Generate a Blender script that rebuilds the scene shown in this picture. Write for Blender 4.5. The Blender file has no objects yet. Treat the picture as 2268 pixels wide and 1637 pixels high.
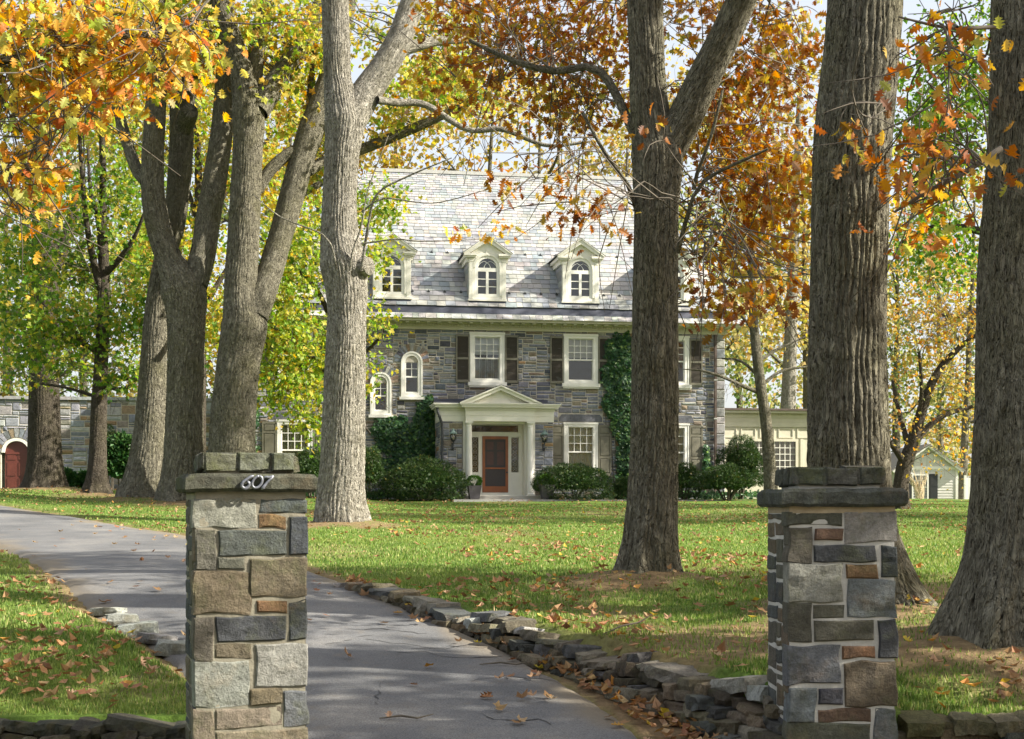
import bpy, math, random
import numpy as np
from mathutils import Vector

random.seed(7)
RNG = np.random.default_rng(11)
SC = bpy.context.scene
COL = SC.collection

# ------------------------------------------------------------------ camera, sky, sun, exposure
F, CX, HY, EYE = 3264.4, 1133.5, 1133.5, 1.5        # focal length and horizon in units of a 2267-wide picture
cam = bpy.data.cameras.new('camera')
cam.sensor_width = 36.0
cam.lens = 36.0 * F / 2267.0
cam.shift_y = (HY - 818.5) / 2267.0
cam.clip_end = 2000
cam_o = bpy.data.objects.new('camera', cam)
COL.objects.link(cam_o)
cam_o.location = (0, 0, EYE)
cam_o.rotation_euler = (math.pi / 2, 0, 0)
SC.camera = cam_o

SUN_AZ = math.radians(101.0)      # clockwise from +Y: the sun stands to the right, a little to the front
SUN_EL = math.radians(34.0)
world = bpy.data.worlds.new('World')
SC.world = world
world.use_nodes = True
wn = world.node_tree.nodes
sky = wn.new('ShaderNodeTexSky')
sky.sky_type = 'NISHITA'
sky.sun_disc = False
sky.sun_elevation = SUN_EL
sky.sun_rotation = SUN_AZ
sky.air_density = 1.0
sky.dust_density = 4.0
hz = wn.new('ShaderNodeMix'); hz.data_type = 'RGBA'; hz.blend_type = 'ADD'      # thin bright autumn haze over the whole sky
hz.inputs[0].default_value = 1.0
sk = wn.new('ShaderNodeMix'); sk.data_type = 'RGBA'; sk.blend_type = 'MULTIPLY'; sk.inputs[0].default_value = 1.0; sk.inputs[7].default_value = (.5, .5, .5, 1)
hz.inputs[7].default_value = (2.95, 2.98, 3.0, 1)
world.node_tree.links.new(sky.outputs[0], sk.inputs[6])
world.node_tree.links.new(sk.outputs[2], hz.inputs[6])
world.node_tree.links.new(hz.outputs[2], wn['Background'].inputs[0])
wn['Background'].inputs[1].default_value = 0.085

sun = bpy.data.lights.new('sun', 'SUN')
sun.energy = 5.0
sun.angle = math.radians(0.55)
sun.color = (1.0, 0.93, 0.80)
sun_o = bpy.data.objects.new('sun', sun)
COL.objects.link(sun_o)
to_sun = Vector((math.sin(SUN_AZ) * math.cos(SUN_EL), math.cos(SUN_AZ) * math.cos(SUN_EL), math.sin(SUN_EL)))
sun_o.rotation_euler = to_sun.to_track_quat('Z', 'Y').to_euler()
sun_o.location = (30, -10, 40)

SC.view_settings.view_transform = 'Standard'
SC.view_settings.look = 'None'
SC.view_settings.gamma = 1.0
SC.view_settings.exposure = 1.4
SC.cycles.max_bounces = 8
SC.cycles.diffuse_bounces = 4
SC.cycles.glossy_bounces = 2
SC.cycles.transmission_bounces = 4
SC.cycles.transparent_max_bounces = 8
SC.cycles.caustics_reflective = False
SC.cycles.caustics_refractive = False

# ------------------------------------------------------------------ small tools
def P(x, y, d):
    """measured direction (2267-wide picture units) at distance d metres -> world point"""
    return Vector(((x - CX) / F * d, d, EYE - (y - HY) / F * d))

_perm = np.random.default_rng(3).integers(0, 1 << 30, 4096)
def _h(ix, iy, iz):
    k = (ix * 73856093) ^ (iy * 19349663) ^ (iz * 83492791)
    return (_perm[k & 4095] & 0xFFFF) / 65535.0
def vnoise(x, y, z=0.0):
    x = np.asarray(x, float); y = np.asarray(y, float) + 0 * x; z = np.asarray(z, float) + 0 * x
    ix, iy, iz = np.floor(x).astype(np.int64), np.floor(y).astype(np.int64), np.floor(z).astype(np.int64)
    fx, fy, fz = x - ix, y - iy, z - iz
    fx, fy, fz = [f * f * (3 - 2 * f) for f in (fx, fy, fz)]
    def c(a, b, d): return _h(ix + a, iy + b, iz + d)
    x00 = c(0,0,0) * (1-fx) + c(1,0,0) * fx; x10 = c(0,1,0) * (1-fx) + c(1,1,0) * fx
    x01 = c(0,0,1) * (1-fx) + c(1,0,1) * fx; x11 = c(0,1,1) * (1-fx) + c(1,1,1) * fx
    return (x00 * (1-fy) + x10 * fy) * (1-fz) + (x01 * (1-fy) + x11 * fy) * fz
def fbm(x, y, z=0.0, o=3):
    s, a, t = 0, 1.0, 0
    for i in range(o):
        s = s + a * vnoise(np.asarray(x) * 2**i + 17*i, np.asarray(y) * 2**i, np.asarray(z) * 2**i); t += a; a *= .5
    return s / t
def sstep(x, a, b):
    t = np.clip((np.asarray(x, float) - a) / (b - a), 0, 1)
    return t * t * (3 - 2 * t)

# ------------------------------------------------------------------ materials
MATS = {}
def new_mat(name):
    m = bpy.data.materials.new(name); m.use_nodes = True
    MATS[name] = m
    nt = m.node_tree
    return m, nt, nt.nodes['Principled BSDF']
def N(nt, t, **kw):
    n = nt.nodes.new(t)
    for k, v in kw.items():
        if k.startswith('i_'):
            key = k[2:]
            key = int(key) if key.isdigit() else key.replace('_', ' ')
            n.inputs[key].default_value = v
        else: setattr(n, k, v)
    return n
def ramp(nt, stops):
    r = nt.nodes.new('ShaderNodeValToRGB')
    e = r.color_ramp.elements
    while len(e) < len(stops): e.new(0.5)
    for q, (p, c) in zip(e, stops):
        q.position = p; q.color = (c[0], c[1], c[2], 1) if not isinstance(c, (int, float)) else (c, c, c, 1)
    return r
def mixc(nt, fac, a, b, mode='MIX'):
    m = nt.nodes.new('ShaderNodeMix'); m.data_type = 'RGBA'; m.blend_type = mode
    for s, v in ((0, fac), (6, a), (7, b)):
        if hasattr(v, 'is_linked') or hasattr(v, 'links'): nt.links.new(v, m.inputs[s])
        elif s == 0: m.inputs[0].default_value = v
        else: m.inputs[s].default_value = (v[0], v[1], v[2], 1)
    return m.outputs[2]
def coords(nt, scale=(1,1,1), kind='Object'):
    tc = nt.nodes.new('ShaderNodeTexCoord'); mp = nt.nodes.new('ShaderNodeMapping')
    mp.inputs['Scale'].default_value = scale
    nt.links.new(tc.outputs[kind], mp.inputs[0])
    return mp.outputs[0]
def noise(nt, vec, scale, detail=4, rough=.6, dist=0):
    n = N(nt, 'ShaderNodeTexNoise'); n.inputs['Scale'].default_value = scale
    n.inputs['Detail'].default_value = detail; n.inputs['Roughness'].default_value = rough
    n.inputs['Distortion'].default_value = dist
    nt.links.new(vec, n.inputs['Vector']); return n.outputs[0]
def bump(nt, h, strength, dist, bsdf, prev=None):
    b = N(nt, 'ShaderNodeBump'); b.inputs['Strength'].default_value = strength; b.inputs['Distance'].default_value = dist
    nt.links.new(h, b.inputs['Height'])
    if prev is not None: nt.links.new(prev, b.inputs['Normal'])
    if bsdf is not None: nt.links.new(b.outputs[0], bsdf.inputs['Normal'])
    return b.outputs[0]

def plain(name, c, rough=.6, var=.12, scale=6, bmp=0.0, bscale=40, metal=0.0, spec=.5):
    m, nt, b = new_mat(name)
    v = coords(nt)
    n1 = noise(nt, v, scale, 5)
    lo = tuple(max(0, x * (1 - var)) for x in c); hi = tuple(min(1, x * (1 + var)) for x in c)
    r = ramp(nt, [(.3, lo), (.7, hi)])
    nt.links.new(n1, r.inputs[0]); nt.links.new(r.outputs[0], b.inputs['Base Color'])
    b.inputs['Roughness'].default_value = rough; b.inputs['Metallic'].default_value = metal
    b.inputs['Specular IOR Level'].default_value = spec
    if bmp: bump(nt, noise(nt, v, bscale, 4), bmp, .01, b)
    return m

def colored(name, rough=.8, bmp=.5, bscale=14, bdist=.02, var=.35, vscale=9, spec=.3, lichen=0.0, streak=None, rust=0.0):
    """surface whose own colour is stored per piece in the attribute Col"""
    m, nt, b = new_mat(name)
    at = N(nt, 'ShaderNodeAttribute', attribute_name='Col')
    v = coords(nt, streak or (1,1,1))
    n1 = noise(nt, v, vscale, 6, .65)
    r = ramp(nt, [(.25, 1 - var), (.75, 1 + var)])
    nt.links.new(n1, r.inputs[0])
    c = mixc(nt, 1.0, at.outputs['Color'], r.outputs[0], 'MULTIPLY')
    if lichen:
        n2 = noise(nt, coords(nt), 5.5, 5, .7)
        r2 = ramp(nt, [(.52, 0.0), (.68, lichen)])
        nt.links.new(n2, r2.inputs[0])
        c = mixc(nt, r2.outputs[0], c, (.105, .115, .045))
    nb = noise(nt, coords(nt), vscale*5, 4, .8)
    rb = ramp(nt, [(.25, 1 - var*.8), (.75, 1 + var*.8)]); nt.links.new(nb, rb.inputs[0])
    c = mixc(nt, 1.0, c, rb.outputs[0], 'MULTIPLY')
    if rust:
        n3 = noise(nt, coords(nt), 3.3, 5, .65); r3 = ramp(nt, [(.56, 0.0), (.74, rust)]); nt.links.new(n3, r3.inputs[0])
        c = mixc(nt, r3.outputs[0], c, (.19, .115, .05))
        n4 = noise(nt, coords(nt, (1.3, 1.3, .5)), 2.1, 6, .7); r4 = ramp(nt, [(.52, 0.0), (.75, .6)]); nt.links.new(n4, r4.inputs[0])
        c = mixc(nt, r4.outputs[0], c, (.06, .058, .045))
    nt.links.new(c, b.inputs['Base Color'])
    b.inputs['Roughness'].default_value = rough; b.inputs['Specular IOR Level'].default_value = spec
    if bmp: bump(nt, noise(nt, v, bscale, 8, .75), bmp, bdist, b)
    return m

def leaf_mat(name, trans=.5, rough=.55):
    m, nt, b = new_mat(name)
    at = N(nt, 'ShaderNodeAttribute', attribute_name='Col')
    nt.links.new(at.outputs['Color'], b.inputs['Base Color'])
    b.inputs['Roughness'].default_value = rough; b.inputs['Specular IOR Level'].default_value = .3
    tr = N(nt, 'ShaderNodeBsdfTranslucent')
    hs = N(nt, 'ShaderNodeHueSaturation'); hs.inputs['Saturation'].default_value = 1.1; hs.inputs['Value'].default_value = 1.25
    nt.links.new(at.outputs['Color'], hs.inputs['Color']); nt.links.new(hs.outputs[0], tr.inputs[0])
    mx = N(nt, 'ShaderNodeMixShader'); mx.inputs[0].default_value = trans
    nt.links.new(b.outputs[0], mx.inputs[1]); nt.links.new(tr.outputs[0], mx.inputs[2])
    nt.links.new(mx.outputs[0], nt.nodes['Material Output'].inputs[0])
    return m

def bark_mat(name, lo, hi, moss=.3, us=26, vs=2.6):
    m, nt, b = new_mat(name)
    tc = N(nt, 'ShaderNodeTexCoord'); mp = N(nt, 'ShaderNodeMapping'); mp.inputs['Scale'].default_value = (us, vs, 1)
    nt.links.new(tc.outputs['UV'], mp.inputs[0])
    n1 = noise(nt, mp.outputs[0], 1.0, 5, .62, .6)
    mp2 = N(nt, 'ShaderNodeMapping'); mp2.inputs['Scale'].default_value = (us * 2.7, vs * 4, 1)
    nt.links.new(tc.outputs['UV'], mp2.inputs[0])
    n2 = noise(nt, mp2.outputs[0], 1.0, 4, .6)
    v = coords(nt)
    n3 = noise(nt, v, 1.7, 4); n4 = noise(nt, v, 9, 5, .7)
    mp3 = N(nt, 'ShaderNodeMapping'); mp3.inputs['Scale'].default_value = (us * .8, vs * 1.3, 1); mp3.inputs['Location'].default_value = (3.7, 8.1, 0)
    nt.links.new(tc.outputs['UV'], mp3.inputs[0])
    n5 = noise(nt, mp3.outputs[0], 1.0, 6, .7, .8)
    av = N(nt, 'ShaderNodeMath', operation='ADD'); nt.links.new(n4, av.inputs[0]); nt.links.new(n5, av.inputs[1])
    hv = N(nt, 'ShaderNodeMath', operation='MULTIPLY'); hv.inputs[1].default_value = .5; nt.links.new(av.outputs[0], hv.inputs[0])
    r = ramp(nt, [(.38, lo), (.62, hi)]); nt.links.new(hv.outputs[0], r.inputs[0])
    r3 = ramp(nt, [(.45, 0.0), (.72, moss)]); nt.links.new(n3, r3.inputs[0])
    c = mixc(nt, r3.outputs[0], r.outputs[0], (.13, .125, .045))
    nt.links.new(c, b.inputs['Base Color'])
    b.inputs['Roughness'].default_value = .95; b.inputs['Specular IOR Level'].default_value = .15
    rr = ramp(nt, [(.36, 0.0), (.56, 1.0)]); nt.links.new(n1, rr.inputs[0])
    p = bump(nt, rr.outputs[0], .9, .07, None)
    mp4 = N(nt, 'ShaderNodeMapping'); mp4.inputs['Scale'].default_value = (us * .85, vs * 2.1, 1)
    nt.links.new(tc.outputs['UV'], mp4.inputs[0])
    nd = N(nt, 'ShaderNodeTexNoise'); nd.inputs['Scale'].default_value = .9; nd.inputs['Detail'].default_value = 3; nt.links.new(mp4.outputs[0], nd.inputs['Vector'])
    va = N(nt, 'ShaderNodeVectorMath', operation='MULTIPLY_ADD'); va.inputs[1].default_value = (1.6, 1.6, 1.6)
    nt.links.new(nd.outputs['Color'], va.inputs[0]); nt.links.new(mp4.outputs[0], va.inputs[2])
    vo = N(nt, 'ShaderNodeTexVoronoi', feature='DISTANCE_TO_EDGE'); vo.inputs['Scale'].default_value = 1.0; nt.links.new(va.outputs[0], vo.inputs['Vector'])
    rv = ramp(nt, [(.0, 0.0), (.16, 1.0)]); nt.links.new(vo.outputs['Distance'], rv.inputs[0])
    p = bump(nt, rv.outputs[0], 1.0, .05, None, p)
    bump(nt, n2, .8, .05, b, p)
    return m

def glass_mat(name, refl=.055, tint=(.86, .9, .9)):
    m, nt, b = new_mat(name)
    tr = N(nt, 'ShaderNodeBsdfTransparent'); tr.inputs[0].default_value = (*tint, 1)
    gl = N(nt, 'ShaderNodeBsdfGlossy'); gl.inputs['Roughness'].default_value = .03
    lw = N(nt, 'ShaderNodeLayerWeight'); lw.inputs[0].default_value = .35
    ad = N(nt, 'ShaderNodeMath', operation='ADD'); ad.inputs[1].default_value = refl
    nt.links.new(lw.outputs['Fresnel'], ad.inputs[0])
    mx = N(nt, 'ShaderNodeMixShader')
    nt.links.new(ad.outputs[0], mx.inputs[0]); nt.links.new(tr.outputs[0], mx.inputs[1]); nt.links.new(gl.outputs[0], mx.inputs[2])
    nt.links.new(mx.outputs[0], nt.nodes['Material Output'].inputs[0])
    nb = noise(nt, coords(nt), 3.0, 2)
    bp = N(nt, 'ShaderNodeBump'); bp.inputs['Strength'].default_value = .06; bp.inputs['Distance'].default_value = .05
    nt.links.new(nb, bp.inputs['Height']); nt.links.new(bp.outputs[0], gl.inputs['Normal'])
    return m

STONE = colored('rubble stone', .85, .6, 13, .025, .35, 8)
PSTONE = colored('pillar stone', .8, 1.0, 24, .035, .45, 13, .4, .42, None, .5)
CAPSTONE = colored('weathered capstone', .9, 1.0, 16, .05, .55, 10, .2, .7, None, .3)
DSTONE = colored('dry wall stone', .9, 1.0, 18, .05, .5, 12, .25, .55, None, .45)
SLATE = colored('roof slate', .55, .35, 18, .012, .22, 7, .5)
LEAF = leaf_mat('leaf')
DRYLEAF = leaf_mat('dry leaf', .2, .7)
EVERGREEN = leaf_mat('evergreen leaf', .18, .4)
GRASSM = leaf_mat('grass blade', .35, .6)
MORTAR = plain('mortar', (.43, .40, .34), .95, .2, 9, .5, 60)
MORTAR_W = plain('white mortar', (.42, .41, .375), .95, .2, 7, .5, 50)
MORTAR_D = plain('mossy mortar', (.20, .185, .14), .95, .3, 7, .5, 50)
CREAM = plain('cream paint', (.74, .725, .65), .5, .05, 3, .12, 30)
WHITE = plain('white paint', (.76, .75, .70), .5, .05, 4, .12, 30)
TANP = plain('tan paint', (.53, .505, .40), .55, .07, 3, .1, 30)
OLIVE = plain('olive shutter paint', (.15, .142, .105), .5, .15, 5, .1, 30)
BROWNSH = plain('dark shutter paint', (.06, .052, .042), .5, .15, 5, .1, 30)
REDWOOD = plain('red cedar door', (.25, .08, .025), .45, .22, 3, .15, 30)
MAROON = plain('dark red door paint', (.115, .03, .022), .4, .2, 4, .1, 30)
SCREEN = plain('door screen', (.045, .038, .038), .6, .15, 30)
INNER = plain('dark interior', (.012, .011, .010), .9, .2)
CURTAIN = plain('curtain', (.62, .58, .44), .9, .1, 5)
BLIND = plain('inner shutter slats', (.36, .37, .34), .7, .1, 5)
LEAD = plain('lead gutter', (.055, .06, .085), .5, .25, 3, .2, 12)
COPPER = plain('verdigris copper', (.33, .46, .47), .6, .15, 5)
DARKMETAL = plain('dark metal', (.035, .04, .045), .5, .2, 8)
BRONZE = plain('brown downspout', (.085, .06, .05), .5, .2, 8)
SILVER = plain('cast aluminium', (.19, .20, .23), .45, .3, 30, .2, 60, .5)
LANTGREEN = plain('verdigris lantern', (.15, .22, .20), .6, .2, 10)
POT = plain('grey planter', (.07, .065, .07), .6, .15, 6)
CONCRETE = plain('step stone', (.48, .46, .41), .85, .15, 4, .3, 40)
SIDING = plain('grey clapboard', (.56, .55, .51), .6, .08, 3)
BLACKSH = plain('black shutter', (.018, .02, .022), .5, .2)
ROOFDARK = plain('dark shingle', (.24, .225, .21), .85, .25, 10, .4, 30)
GLASS = glass_mat('window glass')
GLASSD = glass_mat('lantern glass', .1, (.8, .78, .7))
BARK = bark_mat('oak bark', (.125, .115, .085), (.31, .29, .225), .4)
BARKL = bark_mat('pale bark', (.19, .175, .14), (.52, .49, .425), .22)
BARKD = bark_mat('dark maple bark', (.075, .062, .048), (.15, .13, .105), .25, 34, 4)
TWIG = plain('twig bark', (.10, .085, .065), .9, .3, 20)
NEEDLEMAT = TWIG

# ------------------------------------------------------------------ object makers
def link(o, parent=None, label=None, cat=None, group=None, kind=None):
    COL.objects.link(o)
    if parent is not None: o.parent = parent
    if label: o['label'] = label
    if cat: o['category'] = cat
    if group: o['group'] = group
    if kind: o['kind'] = kind
    return o
def empty(name, loc=(0,0,0), rz=0.0, parent=None, **kw):
    o = bpy.data.objects.new(name, None); o.location = loc; o.rotation_euler = (0, 0, rz)
    o.empty_display_size = .2
    return link(o, parent, **kw)
def mesh_np(name, V, Fc, mat, cols=None, uv=None, smooth=False):
    """V (n,3); Fc (m,k) one polygon size; cols (n,3); uv (n,2) per vertex"""
    V = np.asarray(V, np.float32); Fc = np.asarray(Fc, np.int32)
    me = bpy.data.meshes.new(name)
    n, (m, k) = len(V), Fc.shape
    me.vertices.add(n); me.vertices.foreach_set('co', V.ravel())
    me.loops.add(m * k); me.loops.foreach_set('vertex_index', Fc.ravel())
    me.polygons.add(m); me.polygons.foreach_set('loop_start', np.arange(0, m * k, k, dtype=np.int32))
    try: me.polygons.foreach_set('loop_total', np.full(m, k, np.int32))
    except Exception: pass
    if uv is not None:
        l = me.uv_layers.new(name='UVMap')
        l.data.foreach_set('uv', np.asarray(uv, np.float32)[Fc.ravel()].ravel())
    if cols is not None:
        a = me.attributes.new('Col', 'FLOAT_COLOR', 'POINT')
        c = np.ones((n, 4), np.float32); c[:, :3] = cols
        a.data.foreach_set('color', c.ravel())
    me.polygons.foreach_set('use_smooth', np.full(m, smooth))
    me.update(calc_edges=True)
    me.validate()
    if mat: me.materials.append(mat)
    return me
def obj(name, me, parent=None, loc=None, **kw):
    o = bpy.data.objects.new(name, me)
    if loc is not None: o.location = loc
    return link(o, parent, **kw)

class MB:
    """collects simple shapes, then becomes ONE mesh object"""
    def __init__(s, off=(0,0,0)): s.V, s.F, s.C, s.off = [], [], [], off
    def add(s, vs, fs, col=None):
        b = len(s.V); o = s.off
        s.V += [(v[0]+o[0], v[1]+o[1], v[2]+o[2]) for v in vs]
        s.F += [tuple(i + b for i in f) for f in fs]
        s.C += [col or (.5,.5,.5)] * len(vs)
        return s
    def box(s, x0, x1, y0, y1, z0, z1, col=None):
        return s.add([(x0,y0,z0),(x1,y0,z0),(x1,y1,z0),(x0,y1,z0),(x0,y0,z1),(x1,y0,z1),(x1,y1,z1),(x0,y1,z1)],
              [(0,1,5,4),(1,2,6,5),(2,3,7,6),(3,0,4,7),(4,5,6,7),(3,2,1,0)], col)
    def prism(s, poly, y0, y1, col=None):
        """poly in x,z (counter-clockwise seen from -y), extruded from y0 (front) to y1"""
        n = len(poly)
        s.add([(x,y0,z) for x,z in poly] + [(x,y1,z) for x,z in poly],
              [tuple(range(n)), tuple(range(2*n-1, n-1, -1))] + [(i, i+n, (i+1)%n+n, (i+1)%n) for i in range(n)], col)
        return s
    def ring(s, outer, inner, y0, y1, col=None, closed=True):
        """band between two x,z outlines with the same number of points"""
        n = len(outer)
        vs = [(x,y0,z) for x,z in outer] + [(x,y0,z) for x,z in inner] + [(x,y1,z) for x,z in outer] + [(x,y1,z) for x,z in inner]
        fs = []
        for i in range(n if closed else n-1):
            j = (i+1) % n
            fs += [(i,j,n+j,n+i), (2*n+i,3*n+i,3*n+j,2*n+j), (i,2*n+i,2*n+j,j), (n+i,n+j,3*n+j,3*n+i)]
        if not closed: fs += [(0,n,3*n,2*n), (n-1,3*n-1,4*n-1,2*n-1)]
        return s.add(vs, fs, col)
    def lathe(s, prof, c=(0,0), n=20, col=None):
        vs = []; fs = []
        for r, z in prof:
            for k in range(n):
                a = 2*math.pi*k/n; vs.append((c[0]+r*math.cos(a), c[1]+r*math.sin(a), z))
        m = len(prof)
        for i in range(m-1):
            for k in range(n):
                fs.append((i*n+k, i*n+(k+1)%n, (i+1)*n+(k+1)%n, (i+1)*n+k))
        fs += [tuple(range(n-1,-1,-1)), tuple(range((m-1)*n, m*n))]
        return s.add(vs, fs, col)
    def rod(s, pts, r, n=6, col=None):
        pts = [Vector(p) for p in pts]; rs = r if isinstance(r, (list, tuple)) else [r]*len(pts)
        vs = []; fs = []
        up = Vector((0.123, .31, .94))
        for i, p in enumerate(pts):
            t = (pts[min(i+1,len(pts)-1)] - pts[max(i-1,0)]).normalized()
            a = t.cross(up).normalized(); b = t.cross(a)
            for k in range(n):
                an = 2*math.pi*k/n; q = p + (a*math.cos(an) + b*math.sin(an)) * rs[i]; vs.append(tuple(q))
        for i in range(len(pts)-1):
            for k in range(n): fs.append((i*n+k, i*n+(k+1)%n, (i+1)*n+(k+1)%n, (i+1)*n+k))
        fs += [tuple(range(n-1,-1,-1)), tuple(range((len(pts)-1)*n, len(pts)*n))]
        return s.add(vs, fs, col)
    def build(s, name, mat, parent=None, smooth=False, **kw):
        me = bpy.data.meshes.new(name)
        me.from_pydata(s.V, [], s.F)
        a = me.attributes.new('Col', 'FLOAT_COLOR', 'POINT')
        a.data.foreach_set('color', np.array([(c[0],c[1],c[2],1) for c in s.C], np.float32).ravel())
        if smooth: me.polygons.foreach_set('use_smooth', [True]*len(me.polygons))
        me.update(); me.materials.append(mat)
        return obj(name, me, parent, **kw)

def arch_pts(c, hw, z0, spring, n=12):
    """outline of an arched opening, counter-clockwise from bottom left seen from the front (-y)"""
    return [(c-hw, z0), (c+hw, z0)] + [(c + hw*math.cos(math.pi*k/n), spring + hw*math.sin(math.pi*k/n)) for k in range(n+1)]

# ------------------------------------------------------------------ terrain heights
RX = [(1.3,4),(1.0,8.4),(.87,9.23),(.53,10.37),(.06,11.71),(-.53,12.91),(-1.09,14.02),(-1.63,15.08),(-2.26,17.05),(-3.9,21.8),(-5.88,26.18),(-8.72,30.5),(-11.91,34.31),(-17,37.2),(-24,39.5)]
LX = [(-1.0,4),(-1.12,8.2),(-1.5,9.0),(-2.0,10.1),(-2.71,11.42),(-3.12,12.23),(-3.58,12.92),(-4.0,13.7),(-4.53,14.89),(-6.51,19.61),(-9.69,26.06),(-13,29),(-17,31),(-21,32.4),(-27,33.8)]
WX = [(1.60,8.0),(1.5,8.6),(1.4,9.0),(1.14,9.59),(.88,10.16),(.47,10.95),(.12,11.54),(-.33,12.57),(-.62,12.95),(-1.1,13.9),(-1.41,14.5),(-1.7,15.3),(-2.3,17.05)]
def ix(tab, y):
    return np.interp(y, [p[1] for p in tab], [p[0] for p in tab])
def z_rise(x, y):
    return np.minimum(.5, .05*np.maximum(0, -x-4)) * sstep(y, 22, 38) * (1 - .4*sstep(y, 46, 56))
def z_far(y): return np.minimum(.302 + .03*y, 2.0)
def z_drive(x, y):
    return np.where(y < 15, .05 + .1167*(np.maximum(y, 7.5)-9), z_far(y)) + z_rise(x, y)
TREES_AT = [(-14.62,46.1,1.0),(-11.64,41.36,.7),(-9.79,38.81,1.0),(-8.47,37.69,1.1),(-7.18,36.9,1.1),(-3.5,30.2,1.0),(1.42,15.38,.75),(2.93,12.65,.9),(3.62,10.45,1.3)]
def ground_z(x, y):
    x = np.asarray(x, float); y = np.asarray(y, float) + 0*x
    zd = z_drive(x, y)
    zr = np.where(y < 15, .42 + .0553*(y-9) - .15*(1-sstep(y, 8.7, 10.2))*sstep(x, 1.8, 2.6), z_far(y)) + z_rise(x, y)
    zl = np.where(y < 15, .21 + .0903*(np.maximum(y, 8)-9), z_far(y)) + z_rise(x, y)
    xr, xl = ix(WX, y), ix(LX, y)
    near = y < 17.0
    wr = np.where(near, sstep(x - xr, .10, .28), 1.0)
    wl = np.where(near, sstep(xl - x, -.02, .22), sstep(xl - x, 0, .2))
    z = zd + (zr - zd)*wr*(x > xl) + (zl - zd)*wl
    front = np.where(x > 1.7, 8.80 - .03*(x-2), np.where(x < -1.4, 9.16 + .02*(-x-1.8), 0))
    z = np.where((y < front), np.minimum(z, -.08), z)
    lump = (fbm(x*.9, y*.9, 3.3, 3) - .5) * .07
    for tx, ty, tr in TREES_AT:
        lump = lump + .16*np.exp(-(np.hypot(x-tx, y-ty)/(tr*.95))**2)
    ondrive = (x > xl-.05) & (x < ix(RX, y)+.05) & (y < 40)
    return z + np.where(ondrive, 0, lump)
def gz(x, y): return float(ground_z(np.array([x]), np.array([y]))[0])

def dirt_mask(x, y):
    d = np.zeros_like(x)
    for tx, ty, r in TREES_AT:
        q = np.hypot(x-tx, (y-ty)) + (fbm(x*1.7, y*1.7, 9., 3)-.5)*r*1.6
        d = np.maximum(d, 1 - sstep(q, r*.75, r*1.7))
    near = y < 18
    soil = (1 - sstep(np.abs(x - (ix(RX, y)+ix(WX, y))*.5) - (ix(WX, y)-ix(RX, y))*.5, .0, .14)) * near
    edge = (1 - sstep(np.abs(x - ix(LX, y)), .02, .16 + .012*y)) * (y < 40)
    edge2 = (1 - sstep(np.abs(x - ix(RX, y)), .02, .1 + .012*y)) * (y > 14) * (y < 40)
    p = sstep(fbm(x*.55+4, y*.55, 1.2, 4), .47, .60) * .9 * (1 - sstep(y, 14, 19)) * sstep(x, -.5, 1.5)
    p2 = sstep(fbm(x*.4+14, y*.4, 5.2, 4), .58, .72) * .5
    return np.clip(np.maximum.reduce([d*.95, soil, edge*.9, edge2*.9, p, p2]), 0, 1)

def build_ground():
    xs = np.unique(np.round(np.concatenate([np.arange(-6, 6.01, .11), np.arange(-30, 30.1, .5), np.linspace(-60, 60, 41), np.linspace(-700, 700, 29)]), 3))
    ys = np.unique(np.round(np.concatenate([np.arange(7.2, 17, .1), np.arange(17, 62, .35), np.linspace(62, 140, 30), np.linspace(140, 1400, 20), np.array([-60, -20, 0, 4, 6])]), 3))
    X, Y = np.meshgrid(xs, ys)
    x, y = X.ravel(), Y.ravel()
    z = ground_z(x, y)
    inside = sstep(x, ix(LX, y)+.03, ix(LX, y)+.15) * sstep(-x, -ix(RX, y)+.03, -ix(RX, y)+.15) * (y < 39.4) * (y > 4)
    z = z - .05*inside
    nx, ny = len(xs), len(ys)
    i = np.arange(nx*ny).reshape(ny, nx)
    Fc = np.stack([i[:-1,:-1], i[:-1,1:], i[1:,1:], i[1:,:-1]], -1).reshape(-1, 4)
    m, nt, b = new_mat('lawn soil and turf')
    at = N(nt, 'ShaderNodeAttribute', attribute_name='Col')
    v = coords(nt)
    n1 = noise(nt, v, .8, 6, .65); n2 = noise(nt, v, 14, 5, .7); n3 = noise(nt, v, 60, 3, .7)
    r1 = ramp(nt, [(.3, (.07, .125, .022)), (.52, (.11, .175, .032)), (.72, (.17, .20, .055))]); nt.links.new(n1, r1.inputs[0])
    r2 = ramp(nt, [(.3, .55), (.7, 1.35)]); nt.links.new(n2, r2.inputs[0])
    c = mixc(nt, 1.0, r1.outputs[0], r2.outputs[0], 'MULTIPLY')
    r3 = ramp(nt, [(.3, (.13, .088, .05)), (.7, (.27, .19, .105))]); nt.links.new(n2, r3.inputs[0])
    c = mixc(nt, at.outputs['Color'], c, r3.outputs[0])
    nt.links.new(c, b.inputs['Base Color']); b.inputs['Roughness'].default_value = .95; b.inputs['Specular IOR Level'].default_value = .1
    p = bump(nt, n2, .6, .04, None); bump(nt, n3, .6, .02, b, p)
    d = dirt_mask(x, y)
    me = mesh_np('ground', np.stack([x, y, z], 1), Fc, m, cols=np.stack([d, d, d], 1), smooth=True)
    obj('ground', me, kind='structure', label='green lawn strewn with leaves and bare soil patches')
build_ground()

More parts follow.
